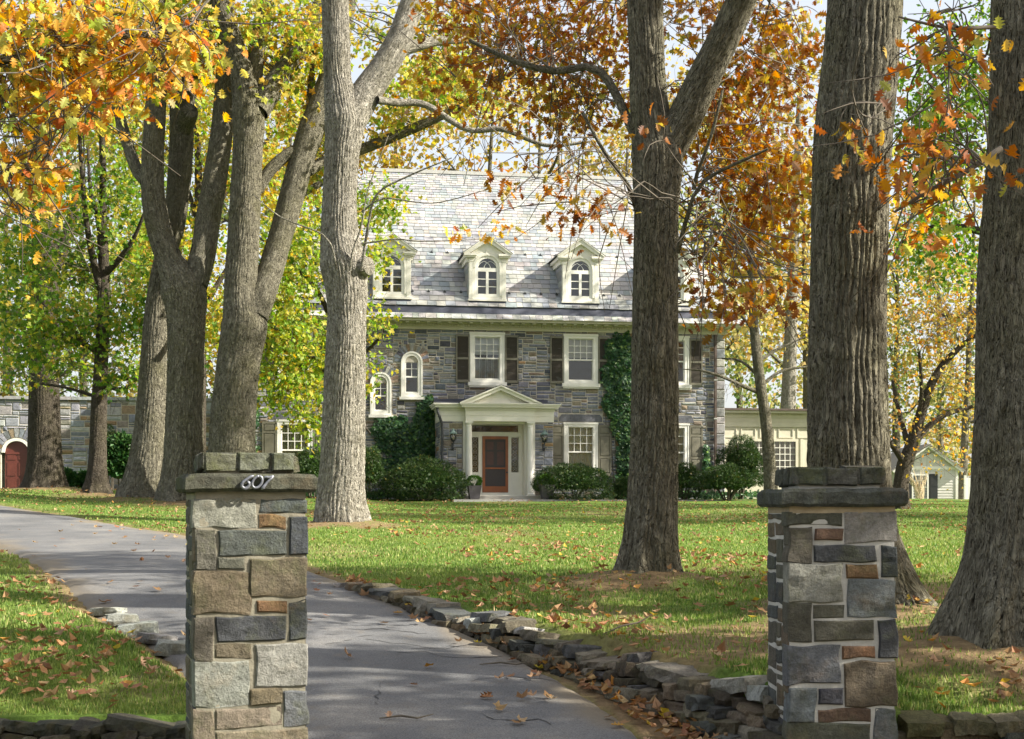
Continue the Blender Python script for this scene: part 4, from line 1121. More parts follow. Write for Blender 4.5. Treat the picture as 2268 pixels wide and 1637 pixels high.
def pillar(label, loc, rz, D, stones, zx0, zx1, slab, crown, mortar, seed, number=False):
    W = .62; h = W/2
    base = loc[2]
    rng = random.Random(seed)
    Pm = empty('gate_pillar', loc, rz, label=label, cat='pillar', group='stone gate pillars')
    sl0, sl1 = slab[0]-base, slab[1]-base
    m = MB(); m.box(-h+.008, h-.008, -h+.008, h-.008, -.15, sl0+.01); m.build('mortar_core', mortar, Pm)
    zof = lambda zy: EYE - (952.1 + zy/2.3912 - HY)/F*D - base
    top = sl0 - .035
    for a, b, c, d, k in stones:
        x0 = max(-h, -h + (a-6-zx0)/(zx1-zx0)*W); x1 = min(h, -h + (b+6-zx0)/(zx1-zx0)*W)
        if x0 < -h+.03: x0 = -h-.004
        if x1 > h-.03: x1 = h+.004
        z0, z1 = zof(d+6), zof(c-6)
        z1 = min(z1, top)
        if z0 < -.1: z0 = -.1
        if z1 - z0 < .02: continue
        rough_block(x0, x1, z0, z1, -h+.012, .02 if x0 > -h+.01 and x1 < h-.01 else .12, rng.uniform(.010,.020), rng, jit(PC[k], rng, .08)).build('stone', PSTONE, Pm)
    m = MB(); m.box(-h+.006, h-.006, -h+.006, h-.006, top-.004, sl0+.004); m.build('bedding_course', MORTAR_D if number else plain('tan bedding mortar', (.33,.27,.18), .95, .25, 8, .4), Pm)
    # the three other faces: packed random stones
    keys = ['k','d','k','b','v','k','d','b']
    for ang in (-math.pi/2, math.pi/2, math.pi):
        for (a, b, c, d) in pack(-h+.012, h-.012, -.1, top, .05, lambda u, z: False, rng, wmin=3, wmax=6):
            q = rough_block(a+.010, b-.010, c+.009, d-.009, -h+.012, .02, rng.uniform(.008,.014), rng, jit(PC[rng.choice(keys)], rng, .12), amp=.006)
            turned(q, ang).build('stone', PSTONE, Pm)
    # cap slab in two joined stones and crown course
    o = h+.052
    cs = []
    rough = lambda *a: rough_block(*a)
    capc = (.078,.08,.06) if number else (.085,.092,.08)
    slabm = MB()
    n = 14; vs = []; 
    ring = []
    for zz, ins in ((sl0, .018), (sl0+.018, .0), (sl1-.02, .0), (sl1, .022)):
        row = []
        for sidek in range(4):
            for i in range(n):
                t = i/n*2-1; e = o-ins
                x, y = [(t*e, -e), (e, t*e), (-t*e, e), (-e, -t*e)][sidek]
                q = (float(fbm(x*9+seed, y*9, zz*14+seed, 4))-.5)*.05
                r = math.hypot(x, y); x += x/r*q; y += y/r*q
                row.append((x, y, zz + (float(fbm(x*7, y*7, seed, 3))-.5)*.026))
        ring.append(row)
    nn = 4*n
    for row in ring: vs += row
    fs = [(r*nn+k, r*nn+(k+1)%nn, (r+1)*nn+(k+1)%nn, (r+1)*nn+k) for r in range(3) for k in range(nn)] + [tuple(range(3*nn, 4*nn)), tuple(range(nn-1, -1, -1))]
    slabm.add(vs, fs, capc).build('cap_slab', CAPSTONE, Pm)
    cz0, cz1 = sl1+.008, crown-base
    ch = h-.055
    m = MB(); m.box(-ch+.02, ch-.02, -ch+.02, ch-.02, sl1-.006, cz1-.012); m.build('crown_mortar', mortar, Pm)
    for ang in (0, -math.pi/2, math.pi/2, math.pi):
        cuts = [-ch, -ch+2*ch*(.36+rng.uniform(-.06,.06)), -ch+2*ch*(.72+rng.uniform(-.05,.05)), ch]
        for a, b in zip(cuts, cuts[1:]):
            q = rough_block(a+.008, b-.008, cz0+.01, cz1+rng.uniform(-.006,.006), -ch+.012, .2, rng.uniform(.014,.03), rng, jit((.135,.14,.11) if number else (.10,.105,.085), rng, .15), amp=.02)
            turned(q, ang).build('crown_stone', CAPSTONE, Pm)
    if number:
        c_, s_ = math.cos(rz), math.sin(rz)
        def lp(zx, zy):
            px = 489.7+zx/13.895; py = 997.5+zy/13.895
            x = (px-556.7)/F*D*1.012 ; z = EYE-(py-HY)/F*D - base
            return (x, -o-.012, z)
        digs = [('digit', [(965,785),(900,805),(820,850),(720,915),(640,980),(600,1050),(595,1110),(640,1160),(710,1180),(780,1140),(822,1070),(815,1000),(760,945)], [.004,.009,.009,.008,.009,.010,.010,.010,.011,.010,.009,.009,.005]),
                ('digit', [(1060+ (150*math.cos(t)*.95 + 55*math.sin(t)), 980 - 180*math.sin(t) ) for t in [math.pi/2+k*2*math.pi/20 for k in range(21)]], [.008]*21),
                ('digit', [(1262,872),(1300,825),(1350,828),(1430,838),(1500,815),(1560,790)], [.005,.008,.009,.009,.009,.006]),
                ('digit', [(1545,800),(1450,890),(1360,985),(1290,1080),(1235,1150),(1185,1212)], [.007,.008,.008,.009,.012,.004])]
        for i, (nm, pts, rs) in enumerate(digs):
            m = MB(); m.rod([lp(*p) for p in pts], [r*.95 for r in rs], 8)
            if i == 2:
                keep = m; continue
            if i == 3: m.add([tuple(v) for v in keep.V], keep.F)
            m.build(nm, SILVER, Pm, smooth=True)
    return Pm
pl_ang = math.radians(17.3)
DL = 8.2
# front-face centre is 0.31 m before the pillar axis
ax = ((556.7-CX)/F*DL - .31*math.sin(pl_ang), DL + .31*math.cos(pl_ang))
pillar('stone gate pillar bearing silver house number 607', (ax[0], ax[1], .0), pl_ang, DL, PL_LEFT, 212, 800, (1.609, 1.71), 1.828, MORTAR_D, 31, True)
pr_ang = math.radians(1.7); DR = 8.44
ax = ((1865-CX)/F*DR - .31*math.sin(pr_ang), DR + .31*math.cos(pr_ang))
pillar('stone gate pillar with white mortar joints, without a number', (ax[0], ax[1], .0), pr_ang, DR, PL_RIGHT, 325, 880, (1.531, 1.634), 1.758, MORTAR_W, 32)

# ------------------------------------------------------------------ dry stone walls
def flat_stone(loc, L, Wd, Hh, rz, rng, col, parent, tilt=.08, name='stone'):
    """irregular slab: noisy rounded box"""
    nx, ny, nz = 5, 3, 2
    mb = MB(); sd = rng.uniform(0, 99)
    vs = []; idx = {}
    def vert(i, j, k):
        key = (i, j, k)
        if key in idx: return idx[key]
        x, y, z = i/nx*2-1, j/ny*2-1, k/nz*2-1
        e = 1 - .05*(abs(x)**4 + abs(y)**4 + abs(z)**4 - 1)
        q = [float(vnoise(x*1.6+sd, y*1.6+o, z*1.6+sd*.3)) - .5 + rng.uniform(-.22, .22) for o in (0, 20, 40)]
        p = ((x*e + q[0]*.30)*L/2, (y*e + q[1]*.30)*Wd/2, (z*e + q[2]*.40)*Hh/2)
        idx[key] = len(vs); vs.append(p); return idx[key]
    fs = []
    for i in range(nx):
        for j in range(ny):
            fs.append((vert(i,j,nz),vert(i+1,j,nz),vert(i+1,j+1,nz),vert(i,j+1,nz))); fs.append((vert(i,j+1,0),vert(i+1,j+1,0),vert(i+1,j,0),vert(i,j,0)))
    for i in range(nx):
        for k in range(nz):
            fs.append((vert(i,0,k),vert(i+1,0,k),vert(i+1,0,k+1),vert(i,0,k+1))); fs.append((vert(i+1,ny,k),vert(i,ny,k),vert(i,ny,k+1),vert(i+1,ny,k+1)))
    for j in range(ny):
        for k in range(nz):
            fs.append((vert(nx,j,k),vert(nx,j+1,k),vert(nx,j+1,k+1),vert(nx,j,k+1))); fs.append((vert(0,j+1,k),vert(0,j,k),vert(0,j,k+1),vert(0,j+1,k+1)))
    mb.add(vs, fs, col)
    o = mb.build(name, DSTONE, parent)
    o.location = loc; o.rotation_euler = (rng.uniform(-tilt, tilt), rng.uniform(-tilt, tilt), rz)
    return o
DPAL = [((.145,.118,.08),24),((.19,.16,.11),22),((.095,.08,.058),22),((.23,.20,.15),12),((.12,.12,.115),8),((.075,.08,.07),10),((.18,.13,.075),10)]
TPAL = [((.26,.24,.195),18),((.20,.175,.13),24),((.15,.135,.10),20),((.40,.39,.37),13),((.11,.115,.115),12),((.20,.16,.105),12)]

def dry_wall(label, path, heights, base_f, top_f=None, seed=1, depth=.30, course=.07, back=1, batter=.05, tops=None):
    """stones stacked along a polyline; heights gives the wall height at each path point"""
    rng = random.Random(seed)
    pts = [Vector((p[0], p[1])) for p in path]
    ln = [0]
    for a, b in zip(pts, pts[1:]): ln.append(ln[-1] + (b-a).length)
    mid = pts[0]
    Wl = empty('dry_stone_wall', (mid.x, mid.y, base_f(mid.x, mid.y)), 0, label=label, cat='stone wall')
    o0 = Wl.location
    def at(s):
        x = float(np.interp(s, ln, [p.x for p in pts])); y = float(np.interp(s, ln, [p.y for p in pts])); hh = float(np.interp(s, ln, heights))
        x2 = float(np.interp(s+.05, ln, [p.x for p in pts])); y2 = float(np.interp(s+.05, ln, [p.y for p in pts]))
        x1 = float(np.interp(s-.05, ln, [p.x for p in pts])); y1 = float(np.interp(s-.05, ln, [p.y for p in pts]))
        return x, y, hh, math.atan2(y2-y1, x2-x1)
    for lev in range(9):
        s = rng.uniform(-.1, .1)
        while s < ln[-1]:
            L = rng.choice([rng.uniform(.09,.2), rng.uniform(.16,.42)])
            x, y, hh, a = at(s+L/2)
            zb = base_f(x, y)
            zc = lev*course
            last = zc + course*1.3 > hh
            if zc < hh - .02:
                th = course*rng.uniform(.7, 1.35)
                L2 = L*(1.1 if last else 1)
                batt = batter*lev + rng.uniform(-.05, .04)
                nx_, ny_ = -math.sin(a)*back, math.cos(a)*back
                px, py = x + nx_*(batt+depth/2-.1), y + ny_*(batt+depth/2-.1)
                flat_stone((px-o0.x, py-o0.y, zb+zc+th/2-.015-o0.z), L2, depth*rng.uniform(.75, 1.1), th*1.12, a+rng.uniform(-.22,.22), rng, jit(pick((tops or TPAL) if last else DPAL, rng), rng, .2), Wl, .10 if not last else .16)
            s += L*.93
    return Wl
def bz(x, y): return float(z_drive(np.array([x]), np.array([y]))[0])
dry_wall('low tumbled dry stone retaining wall along the driveway', [(1.52,8.5),(1.4,9.0),(1.14,9.59),(.88,10.16),(.47,10.95),(.12,11.54),(-.33,12.57),(-.62,12.95),(-1.1,13.9),(-1.41,14.4),(-1.62,14.9)],
         [.40,.34,.29,.25,.21,.18,.16,.14,.12,.09,.05], bz, seed=3, back=-1)
dry_wall('mossy low stone wall in front of the lawn beyond the unnumbered pillar', [(2.22,8.66),(3.2,8.6),(4.6,8.56)], [.34,.34,.34], lambda x, y: -.06, seed=5, back=1, batter=.012, tops=[((.13,.12,.06),3),((.17,.15,.09),2),((.09,.09,.05),2)])
dry_wall('mossy low stone wall in front of the grass beside the numbered pillar', [(-4.2,9.04),(-3.0,9.02),(-1.83,8.98)], [.27,.27,.27], lambda x, y: -.06, seed=6, back=1, batter=.012, tops=[((.06,.06,.045),3),((.10,.095,.07),2),((.045,.05,.04),2)])
# loose stones on the left edge of the drive
rng = random.Random(8)
for (px, py, L, Wd, Hh, lab) in [(240,1362,.30,.2,.07,'flat pale stone at the grass edge of the driveway, farthest from the numbered pillar'),(270,1385,.28,.2,.10,'thick pale stone on the driveway edge, second from the grass tip'),(305,1410,.34,.24,.12,'grey angular stone half sunk in grass by the driveway edge'),(348,1425,.30,.2,.08,'mossy flat stone by the driveway edge, second from the numbered pillar'),(382,1450,.26,.2,.11,'pale bluish stone on the driveway edge beside the numbered pillar')]:
    d = 9.0
    while d < 20:
        q = P(px, py, d)
        if q.z <= gz(q.x, q.y): break
        d += .02
    o = flat_stone((q.x, q.y, gz(q.x, q.y)+Hh*.45), L, Wd, Hh, rng.uniform(-.6,.6), rng, jit((.33,.325,.31), rng, .2), None, name='edging_stone')
    o['label'] = lab; o['category'] = 'stone'; o['group'] = 'loose stones on the driveway edge'

# ------------------------------------------------------------------ trees: limbs
def smooth_path(pts, rad, ds):
    pts = np.array(pts, float); rad = np.array(rad, float)
    n = len(pts)
    Q = np.vstack([2*pts[0]-pts[1], pts, 2*pts[-1]-pts[-2]])
    out, rr = [], []
    for i in range(n-1):
        p0, p1, p2, p3 = Q[i], Q[i+1], Q[i+2], Q[i+3]
        L = np.linalg.norm(p2-p1); k = max(2, int(L/ds))
        for t in np.linspace(0, 1, k, endpoint=False):
            out.append(.5*((2*p1) + (-p0+p2)*t + (2*p0-5*p1+4*p2-p3)*t*t + (-p0+3*p1-3*p2+p3)*t**3)); rr.append(rad[i]*(1-t)+rad[i+1]*t)
    out.append(pts[-1]); rr.append(rad[-1])
    return np.array(out), np.array(rr)

def limb(pts, rad, nseg=24, ds=.15, flare=None, ridge=0.0, seed=0, lump=.06, knots=()):
    """tube with UVs in metres; flare=(amount, height, lobes); ridge = depth of the bark ridges in metres"""
    C, R = smooth_path(pts, rad, ds)
    C = np.vstack([C, C[-1:] + (C[-1:]-C[-2:-1])*1e-3]); R = np.append(R, R[-1])
    n = len(C)
    T = np.gradient(C, axis=0); T[-1] = T[-2] = T[-3]; T /= np.linalg.norm(T, axis=1)[:, None]
    a = np.array([0, 1., 0]); A = []
    a = a - T[0]*a.dot(T[0]); a /= np.linalg.norm(a)
    for i in range(n):
        a = a - T[i]*a.dot(T[i]); a /= np.linalg.norm(a); A.append(a.copy())
    A = np.array(A); B = np.cross(T, A)
    th = np.linspace(0, 2*np.pi, nseg+1)
    s = np.concatenate([[0], np.cumsum(np.linalg.norm(np.diff(C, axis=0), axis=1))])
    TH, S = np.meshgrid(th, s); RR = np.repeat(R[:, None], nseg+1, 1)
    cx, sy = np.cos(TH), np.sin(TH)
    rr = RR * (1 + lump*2*(fbm(cx*1.3+seed, sy*1.3+5, S*.9+seed, 3) - .5))
    if flare:
        am, fh, lobes = flare
        hgt = C[:, 2:3] - C[0, 2]
        e = np.exp(-np.maximum(hgt-.15, 0)/fh)
        lob = .5 + .5*np.sin(TH*lobes + seed + 1.5*fbm(cx+seed, sy, 0, 2)*3)
        lob2 = .5 + .5*np.sin(TH*(lobes+2)+seed*2)
        rr = rr * (1 + am*e*(.55 + .8*lob*lob + .25*lob2))
    for (kt, kz, kr, kh) in knots:
        d = np.hypot((np.angle(np.exp(1j*(TH-kt))))*RR, (C[:, 2:3]-kz)); rr = rr + kh*np.exp(-(d/kr)**2)
    if ridge:
        circ = 2*np.pi*np.median(R)
        k = max(12, int(circ/.055))
        ph = 8.0*fbm(cx*2.2+seed, sy*2.2, S*1.3, 3) + 4.2*fbm(cx*4+seed, sy*4, S*4.5, 3)
        w = np.abs(np.sin(TH*k*.5 + ph))
        brk = fbm(cx*7+seed, sy*7+3, S*9, 2)
        rr = rr + ridge*1.35*(np.power(w, .45) - .7) * (.1 + 1.8*brk)
    rr[-1] = .001
    V = C[:, None, :] + A[:, None, :]*(cx*rr)[..., None] + B[:, None, :]*(sy*rr)[..., None]
    i = np.arange(n*(nseg+1)).reshape(n, nseg+1)
    Fc = np.stack([i[:-1,:-1], i[:-1,1:], i[1:,1:], i[1:,:-1]], -1).reshape(-1, 4)
    UV = np.stack([TH*np.median(R), S + seed*3.1], -1).reshape(-1, 2)
    return V.reshape(-1, 3), Fc, UV
def join_np(parts):
    V, Fs, U = [], [], []; b = 0
    for v, f, u in parts: V.append(v); Fs.append(f+b); U.append(u); b += len(v)
    return np.vstack(V), np.vstack(Fs), np.vstack(U)

def px_path(stem, D):
    """stem: list of (x, y, width[, depth offset]) measured in the picture -> world points and radii"""
    pts, rad = [], []
    for q in stem:
        d = D + (q[3] if len(q) > 3 else 0)
        pts.append(tuple(P(q[0], q[1], d))); rad.append(q[2]/2/F*d)
    return pts, rad

def tree(name, label, D, trunk, limbs=(), mat=BARK, nseg=40, ridge=.0, flare=(.5,.35,5), seed=1, group=None, base=None, limb_seg=20, knots=(), ds=.12, limb_ridge=0):
    pts, rad = px_path(trunk, D)
    bx, by = base or (pts[0][0], pts[0][1])
    bzv = gz(bx, by)
    pts = [(bx, by, bzv-.25), (bx + (pts[0][0]-bx)*.3, by, bzv+.12)] + [p for p in pts if p[2] > bzv+.35]
    rad = [rad[0]]*2 + rad[-(len(pts)-2):]
    T = empty(name, (bx, by, bzv), 0, label=label, cat='tree', group=group)
    o = np.array([bx, by, bzv])
    V, Fc, UV = limb(pts, rad, nseg, ds, flare, ridge, seed, knots=knots)
    obj('trunk', mesh_np('trunk', V-o, Fc, mat, uv=UV, smooth=True), T)
    L = []
    for k, l in enumerate(limbs):
        p, r = px_path(l, D)
        V, Fc, UV = limb(p, r, limb_seg if r[0] > .06 else 10, ds if r[0] > .06 else .15, None, limb_ridge if r[0] > .1 else 0, seed+k+1)
        obj('limb', mesh_np('limb', V-o, Fc, mat, uv=UV, smooth=True), T)
        L.append((p, r))
    return T, o, [pts] + [x[0] for x in L]

# ------------------------------------------------------------------ leaves
def oak_leaf():
    prof = [(0,.015),(.10,.05),(.22,.27),(.30,.12),(.44,.40),(.53,.13),(.68,.42),(.76,.14),(.88,.22),(1.0,.0)]
    vs, fs = [], []
    for x, w in prof:
        bend = .16*x*x
        for sgn in (-1, 0, 1): vs.append((x, sgn*w, -bend + abs(sgn)*w*.28))
    for i in range(len(prof)-1):
        a = i*3
        fs += [(a, a+3, a+4), (a, a+4, a+1), (a+1, a+4, a+5), (a+1, a+5, a+2)]
    return np.array(vs), np.array(fs)
def maple_leaf():
    ang = [-150, -118, -75, -48, -14, 0, 14, 48, 75, 118, 150]
    rad = [.42, .28, .62, .30, .70, .78, .70, .30, .62, .28, .42]
    rad = [.44, .36, .62, .42, .55, .74, .55, .42, .62, .36, .44]
    ang = [-142, -104, -68, -42, -18, 0, 18, 42, 68, 104, 142]
    vs = [(0.3, 0, .04)] + [(.3+r*math.cos(math.radians(a)), r*math.sin(math.radians(a)), -.10*r*r) for a, r in zip(ang, rad)]
    fs = [(0, i, i+1) for i in range(1, len(ang))]
    return np.array(vs), np.array(fs)
def small_leaf():
    vs = [(0,0,0),(.45,-.34,.06),(.55,0,-.04),(.45,.34,.06),(1.05,0,-.1)]
    return np.array(vs), np.array([(0,1,2),(0,2,3),(1,4,2),(2,4,3)])
def tiny_leaf():
    return np.array([(0,-.02,0),(.5,-.42,.05),(1,0,-.05),(.5,.42,.05)]), np.array([(0,1,2),(0,2,3)])
def needle():
    return np.array([(0,-.09,0),(1,0,.05),(0,.09,0)]), np.array([(0,1,2)])
def tuft():
    vs, fs = [], []
    for k, (a, b) in enumerate([(-.6,.2),(0,.4),(.6,.1)]):
        c, s = math.cos(a), math.sin(a); i = len(vs)
        vs += [(-.1*s, .1*c, 0), (c, s, b), (.1*s, -.1*c, 0)]; fs.append((i, i+1, i+2))
    return np.array(vs), np.array(fs)
SHAPES = dict(oak=oak_leaf(), maple=maple_leaf(), small=small_leaf(), tiny=tiny_leaf(), needle=needle(), tuft=tuft())

def frames(n, rng, down=.5, up=None):
    """random leaf orientations: long axis droops, blade faces anywhere"""
    d = rng.normal(size=(n, 3)); d[:, 2] -= down*1.2
    d /= np.linalg.norm(d, axis=1)[:, None]
    q = rng.normal(size=(n, 3))
    if up is not None: q = q*.6 + up
    b = np.cross(q, d); b /= np.linalg.norm(b, axis=1)[:, None] + 1e-9
    c = np.cross(d, b)
    return np.stack([d, b, c], 2)       # columns
def leaf_colors(n, pal, rng, jitv=.22):
    cs = np.array([p[0] for p in pal]); w = np.array([p[1] for p in pal], float); w /= w.sum()
    c = cs[rng.choice(len(pal), n, p=w)]
    c2 = cs[rng.choice(len(pal), n, p=w)]
    t = rng.uniform(0, .35, (n, 1))
    c = c*(1-t) + c2*t
    return np.clip(c * rng.uniform(1-jitv, 1+jitv, (n, 1)) * rng.uniform(.93, 1.07, (n, 3)), .004, .9)
def leaf_mesh(name, pos, size, R, cols, shape, mat, o=(0,0,0), curl=None):
    V0, F0 = SHAPES[shape]
    n, k = len(pos), len(V0)
    v = V0[None].repeat(n, 0).astype(np.float32)
    if curl is not None: v[..., 2] += curl[:, None]*(v[..., 0]-.4)**2 + (curl[:, None]*.8)*v[..., 1]**2
    v = np.einsum('nij,nkj->nki', R, v) * np.asarray(size)[:, None, None] + pos[:, None, :] - np.asarray(o)
    f = (F0[None] + (np.arange(n)*k)[:, None, None]).reshape(-1, F0.shape[1])
    return mesh_np(name, v.reshape(-1, 3), f, mat, cols=np.repeat(cols, k, 0))

ORANGE = [((.55,.21,.035),22),((.62,.34,.05),26),((.62,.48,.09),28),((.36,.40,.09),16),((.42,.11,.02),8),((.60,.46,.28),7)]
BROWN = [((.29,.10,.023),33),((.38,.165,.03),25),((.50,.33,.05),20),((.32,.30,.055),14),((.16,.055,.018),12),((.36,.22,.14),5)]
GOLDEN = [((.50,.37,.06),30),((.46,.27,.05),22),((.30,.30,.055),22),((.40,.17,.03),12),((.55,.46,.12),10)]
YGREEN = [((.17,.30,.035),26),((.28,.38,.05),28),((.48,.46,.07),26),((.50,.33,.05),12),((.09,.18,.025),10)]
MGREEN = [((.07,.16,.025),34),((.12,.22,.03),28),((.24,.28,.04),14),((.40,.33,.05),10)]
PALE = [((.45,.38,.12),30),((.50,.42,.18),20),((.30,.32,.08),20),((.42,.26,.08),14),((.52,.33,.12),10)]
DULLG = [((.11,.17,.05),30),((.16,.22,.07),26),((.28,.30,.10),22),((.38,.32,.12),14)]

def crown_points(blobs, rng, per=14, spread=.28):
    """clumps of leaves: blobs = (x, y, z, rx, ry, rz, n)"""
    out, cents = [], []
    for (x, y, z, rx, ry, rz, n) in blobs:
        m = max(1, n//per)
        c = rng.normal(size=(m, 3)); c /= np.linalg.norm(c, axis=1)[:, None]
        c *= np.power(rng.uniform(.03, 1, (m, 1)), .42)
        c = c*np.array([rx, ry, rz]) + np.array([x, y, z])
        cents.append(c)
        sp = spread*rng.uniform(.6, 1.5, (m, 1, 1))
        p = c[:, None, :] + rng.normal(size=(m, per, 3))*sp*np.array([1, 1, .75])
        out.append(p.reshape(-1, 3))
    return np.vstack(out), cents
def pblob(x, y, rx, ry, D, n, depth=None):
    q = P(x, y, D); s = D/F
    return (q.x, q.y, q.z, rx*s, depth if depth else rx*s*.8, ry*s, n)

def twigs(T, o, cents, anchors, rng, mat=TWIG, r0=.02, maxn=60, name='branch', frac=.5):
    """thin crooked branches from the nearest limb to leaf clumps"""
    parts = []
    A = np.vstack([np.array(a) for a in anchors])
    dense = []
    for a in anchors:
        a = np.array(a)
        for p, q in zip(a[:-1], a[1:]):
            for t in np.linspace(0, 1, 6): dense.append(p*(1-t)+q*t)
    A = np.array(dense)
    for c in cents:
        idx = rng.permutation(len(c))[:max(1, min(maxn, int(len(c)*frac)))]
        for k in idx:
            p = c[k]
            dd = np.linalg.norm((A-p)*np.array([1, 1, 1.3]), axis=1) + np.maximum(0, A[:, 2]-p[2])*.4
            near = np.argsort(dd)[:14]
            a = A[near[int(rng.integers(len(near)))]]
            L = np.linalg.norm(p-a)
            if L < .15: continue
            n = 6; t = np.linspace(0, 1, n)[:, None]
            path = a*(1-t) + p*t + rng.normal(size=(n, 3))*L*.05*np.sin(np.pi*t) + np.array([0, 0, 1])*L*.10*np.sin(np.pi*t)
            r = np.linspace(r0*(.55+.12*min(L, 4)), .003, n)
            parts.append(limb(path, r, 4, L/6+.05, seed=int(k)))
            for _ in range(2):
                s0 = path[rng.integers(2, 5)]; e = p + rng.normal(size=3)*.35*min(L, 1.6)
                parts.append(limb(np.array([s0, (s0+e)/2 + rng.normal(size=3)*.06, e]), [.008, .006, .003], 3, .5, seed=1))
    if parts:
        V, Fc, UV = join_np(parts)
        obj(name, mesh_np(name, V-o, Fc, mat, uv=UV, smooth=True), T, kind='stuff')

def crown(T, o, blobs, pal, size, shape, rng, mat=LEAF, per=14, spread=.28, down=.5, anchors=None, twn=40, r0=.02, name='crown', jitv=.22, twfrac=.5):
    pos, cents = crown_points(blobs, rng, per, spread)
    n = len(pos)
    me = leaf_mesh(name, pos, size*rng.uniform(.5, 1.3, n), frames(n, rng, down), leaf_colors(n, pal, rng, jitv), shape, mat, o, rng.uniform(-.8, 1.0, n))
    ob = obj(name, me, T, kind='stuff')
    if anchors: twigs(T, o, cents, anchors, rng, r0=r0, maxn=twn, frac=twfrac)
    return ob
OWN = {}
def own_leaves(T, o, blobs, pal, size, rng, per=9, spread=.2, anchors=None, down=.9, twn=40, r0=.012, limit=300):
    """large near leaves: each is an object of its own sharing a few leaf shapes"""
    pos, cents = crown_points(blobs, rng, per, spread)
    pos = pos[:limit]
    key = id(pal)
    if key not in OWN:
        ms = []
        for k in range(14):
            c = leaf_colors(1, pal, rng, .15)
            ms.append(leaf_mesh('leaf', np.zeros((1, 3)), [1.0], np.eye(3)[None], c, 'oak', LEAF, curl=rng.uniform(-.9, 1.2, 1)))
        OWN[key] = ms
    Rm = frames(len(pos), rng, down)
    from mathutils import Matrix
    for k in range(len(pos)):
        ob = bpy.data.objects.new('leaf', OWN[key][int(rng.integers(14))])
        M = Matrix(Rm[k].tolist()).to_4x4(); s = size*rng.uniform(.5, 1.25)
        ob.matrix_local = Matrix.Translation(Vector(pos[k]-o)) @ M @ Matrix.Scale(s, 4)
        link(ob, T)
    if anchors: twigs(T, o, cents, anchors, rng, r0=r0, maxn=twn)

# ------------------------------------------------------------------ the trees in view
R1 = np.random.default_rng(101)
# near lawn oak right of the house front
T4, o4, a4 = tree('oak_tree', 'forked oak with rust-brown leaves on the lawn, its trunk before the ivy', 15.4,
    [(1440,1290,112),(1445,1200,112),(1449,1000,103),(1450,800,101),(1451,600,98),(1453,450,98),(1455,340,112),(1440,260,84),(1433,150,76),(1428,0,76),(1425,-200,70),(1420,-500,50)],
    [[(1480,330,80),(1515,265,78,-.1),(1560,170,74,-.3),(1610,70,70,-.5),(1660,-40,64,-.7),(1760,-260,44,-1)],
     [(1535,420,9,-.2),(1545,380,9,-.3),(1575,300,8,-.5),(1600,200,6,-.6)],
     [(1500,560,12,-.15),(1525,470,10,-.4),(1560,400,9,-.6),(1700,330,6,-.9)],
     [(1420,330,22,.0),(1330,160,18,.2),(1230,158,16,.3),(1150,140,13,.4),(1040,90,9,.6)],
     [(1410,470,11,0),(1390,410,10,-.2),(1340,340,9,-.4),(1290,250,8,-.4)]],
    BARK, 190, .020, (.42,.26,5), 4, 'large oaks around the lawn', limb_seg=56, ds=.06, limb_ridge=.010)
crown(T4, o4, [pblob(1160,50,230,80,17.5,1500,1.2), pblob(1310,170,110,90,17.2,700,1.0), pblob(1080,180,130,60,17.5,360,1.0), pblob(1620,250,95,170,16.6,1250,1.0), pblob(1700,430,90,140,16.2,1000,.9), pblob(1610,600,80,100,16.2,340,.8), pblob(1730,130,80,110,16.5,600,1.0), pblob(1560,10,130,50,17.0,420,1.0), pblob(1360,20,100,45,17.0,260,1.0), pblob(1530,470,25,100,16.6,90,.4), pblob(1250,280,120,50,17,150,.8)],
      BROWN, .105, 'oak', R1, per=8, spread=.22, down=.8, anchors=a4, twn=10, r0=.010)
own_leaves(T4, o4, [pblob(1180,410,110,28,14.2,60,.4), pblob(1320,470,70,36,14.2,55,.4), pblob(1690,640,80,50,13.6,75,.5), pblob(1570,690,50,30,14.0,36,.4), pblob(1440,300,40,18,14.3,16,.15), pblob(1240,470,40,20,14.2,16,.2)], BROWN, .112, R1, per=5, spread=.11, anchors=[a4[5], a4[3]], twn=30)

T5, o5, a5 = tree('oak_tree', 'massive straight oak trunk rising directly behind the unnumbered pillar', 12.7,
    [(1895,1360,190),(1890,1250,182),(1880,1030,176),(1877,800,166),(1879,600,160),(1888,300,166),(1903,150,162),(1915,0,160),(1930,-250,150),(1940,-600,110)],
    [[(1915,1120,70,-.05),(1950,1210,96,-.1),(1990,1285,84,-.2),(2040,1338,54,-.3),(2090,1368,26,-.4),(2125,1390,8,-.45)]], BARK, 230, .026, (.55,.34,5), 5, 'large oaks around the lawn', ds=.055)
own_leaves(T5, o5, [pblob(1915,275,55,20,11.6,18,.2), pblob(1880,340,40,35,11.5,16,.15)], BROWN, .13, R1, per=5, spread=.10, anchors=[[(P(1990,200,12.2)), P(1940,250,11.8), P(1870,370,11.5)]], twn=12)
T6, o6, a6 = tree('oak_tree', 'dark oak trunk with lichen spots cut off by the picture edge', 10.45,
    [(2262,1450,250),(2266,1350,240),(2272,1200,230),(2274,900,217),(2272,600,205),(2280,300,175),(2285,0,172),(2290,-300,160)],
    [], BARK, 230, .018, (.5,.36,5), 6, 'large oaks around the lawn', ds=.055)
own_leaves(T6, o6, [pblob(2090,110,100,110,9.8,84,.6), pblob(2090,320,90,50,9.5,70,.4), pblob(2120,430,60,50,9.4,44,.3), pblob(2015,480,30,120,12.0,70,.4), pblob(2005,320,24,80,12.0,28,.3)], ORANGE+BROWN[:2], .115, R1, per=5, spread=.15,
           anchors=[[P(2210,90,9.9), P(2120,60,9.7), P(2020,40,9.6)], [P(2205,340,9.8), P(2130,380,9.5), P(1990,470,9.8)]], twn=40)
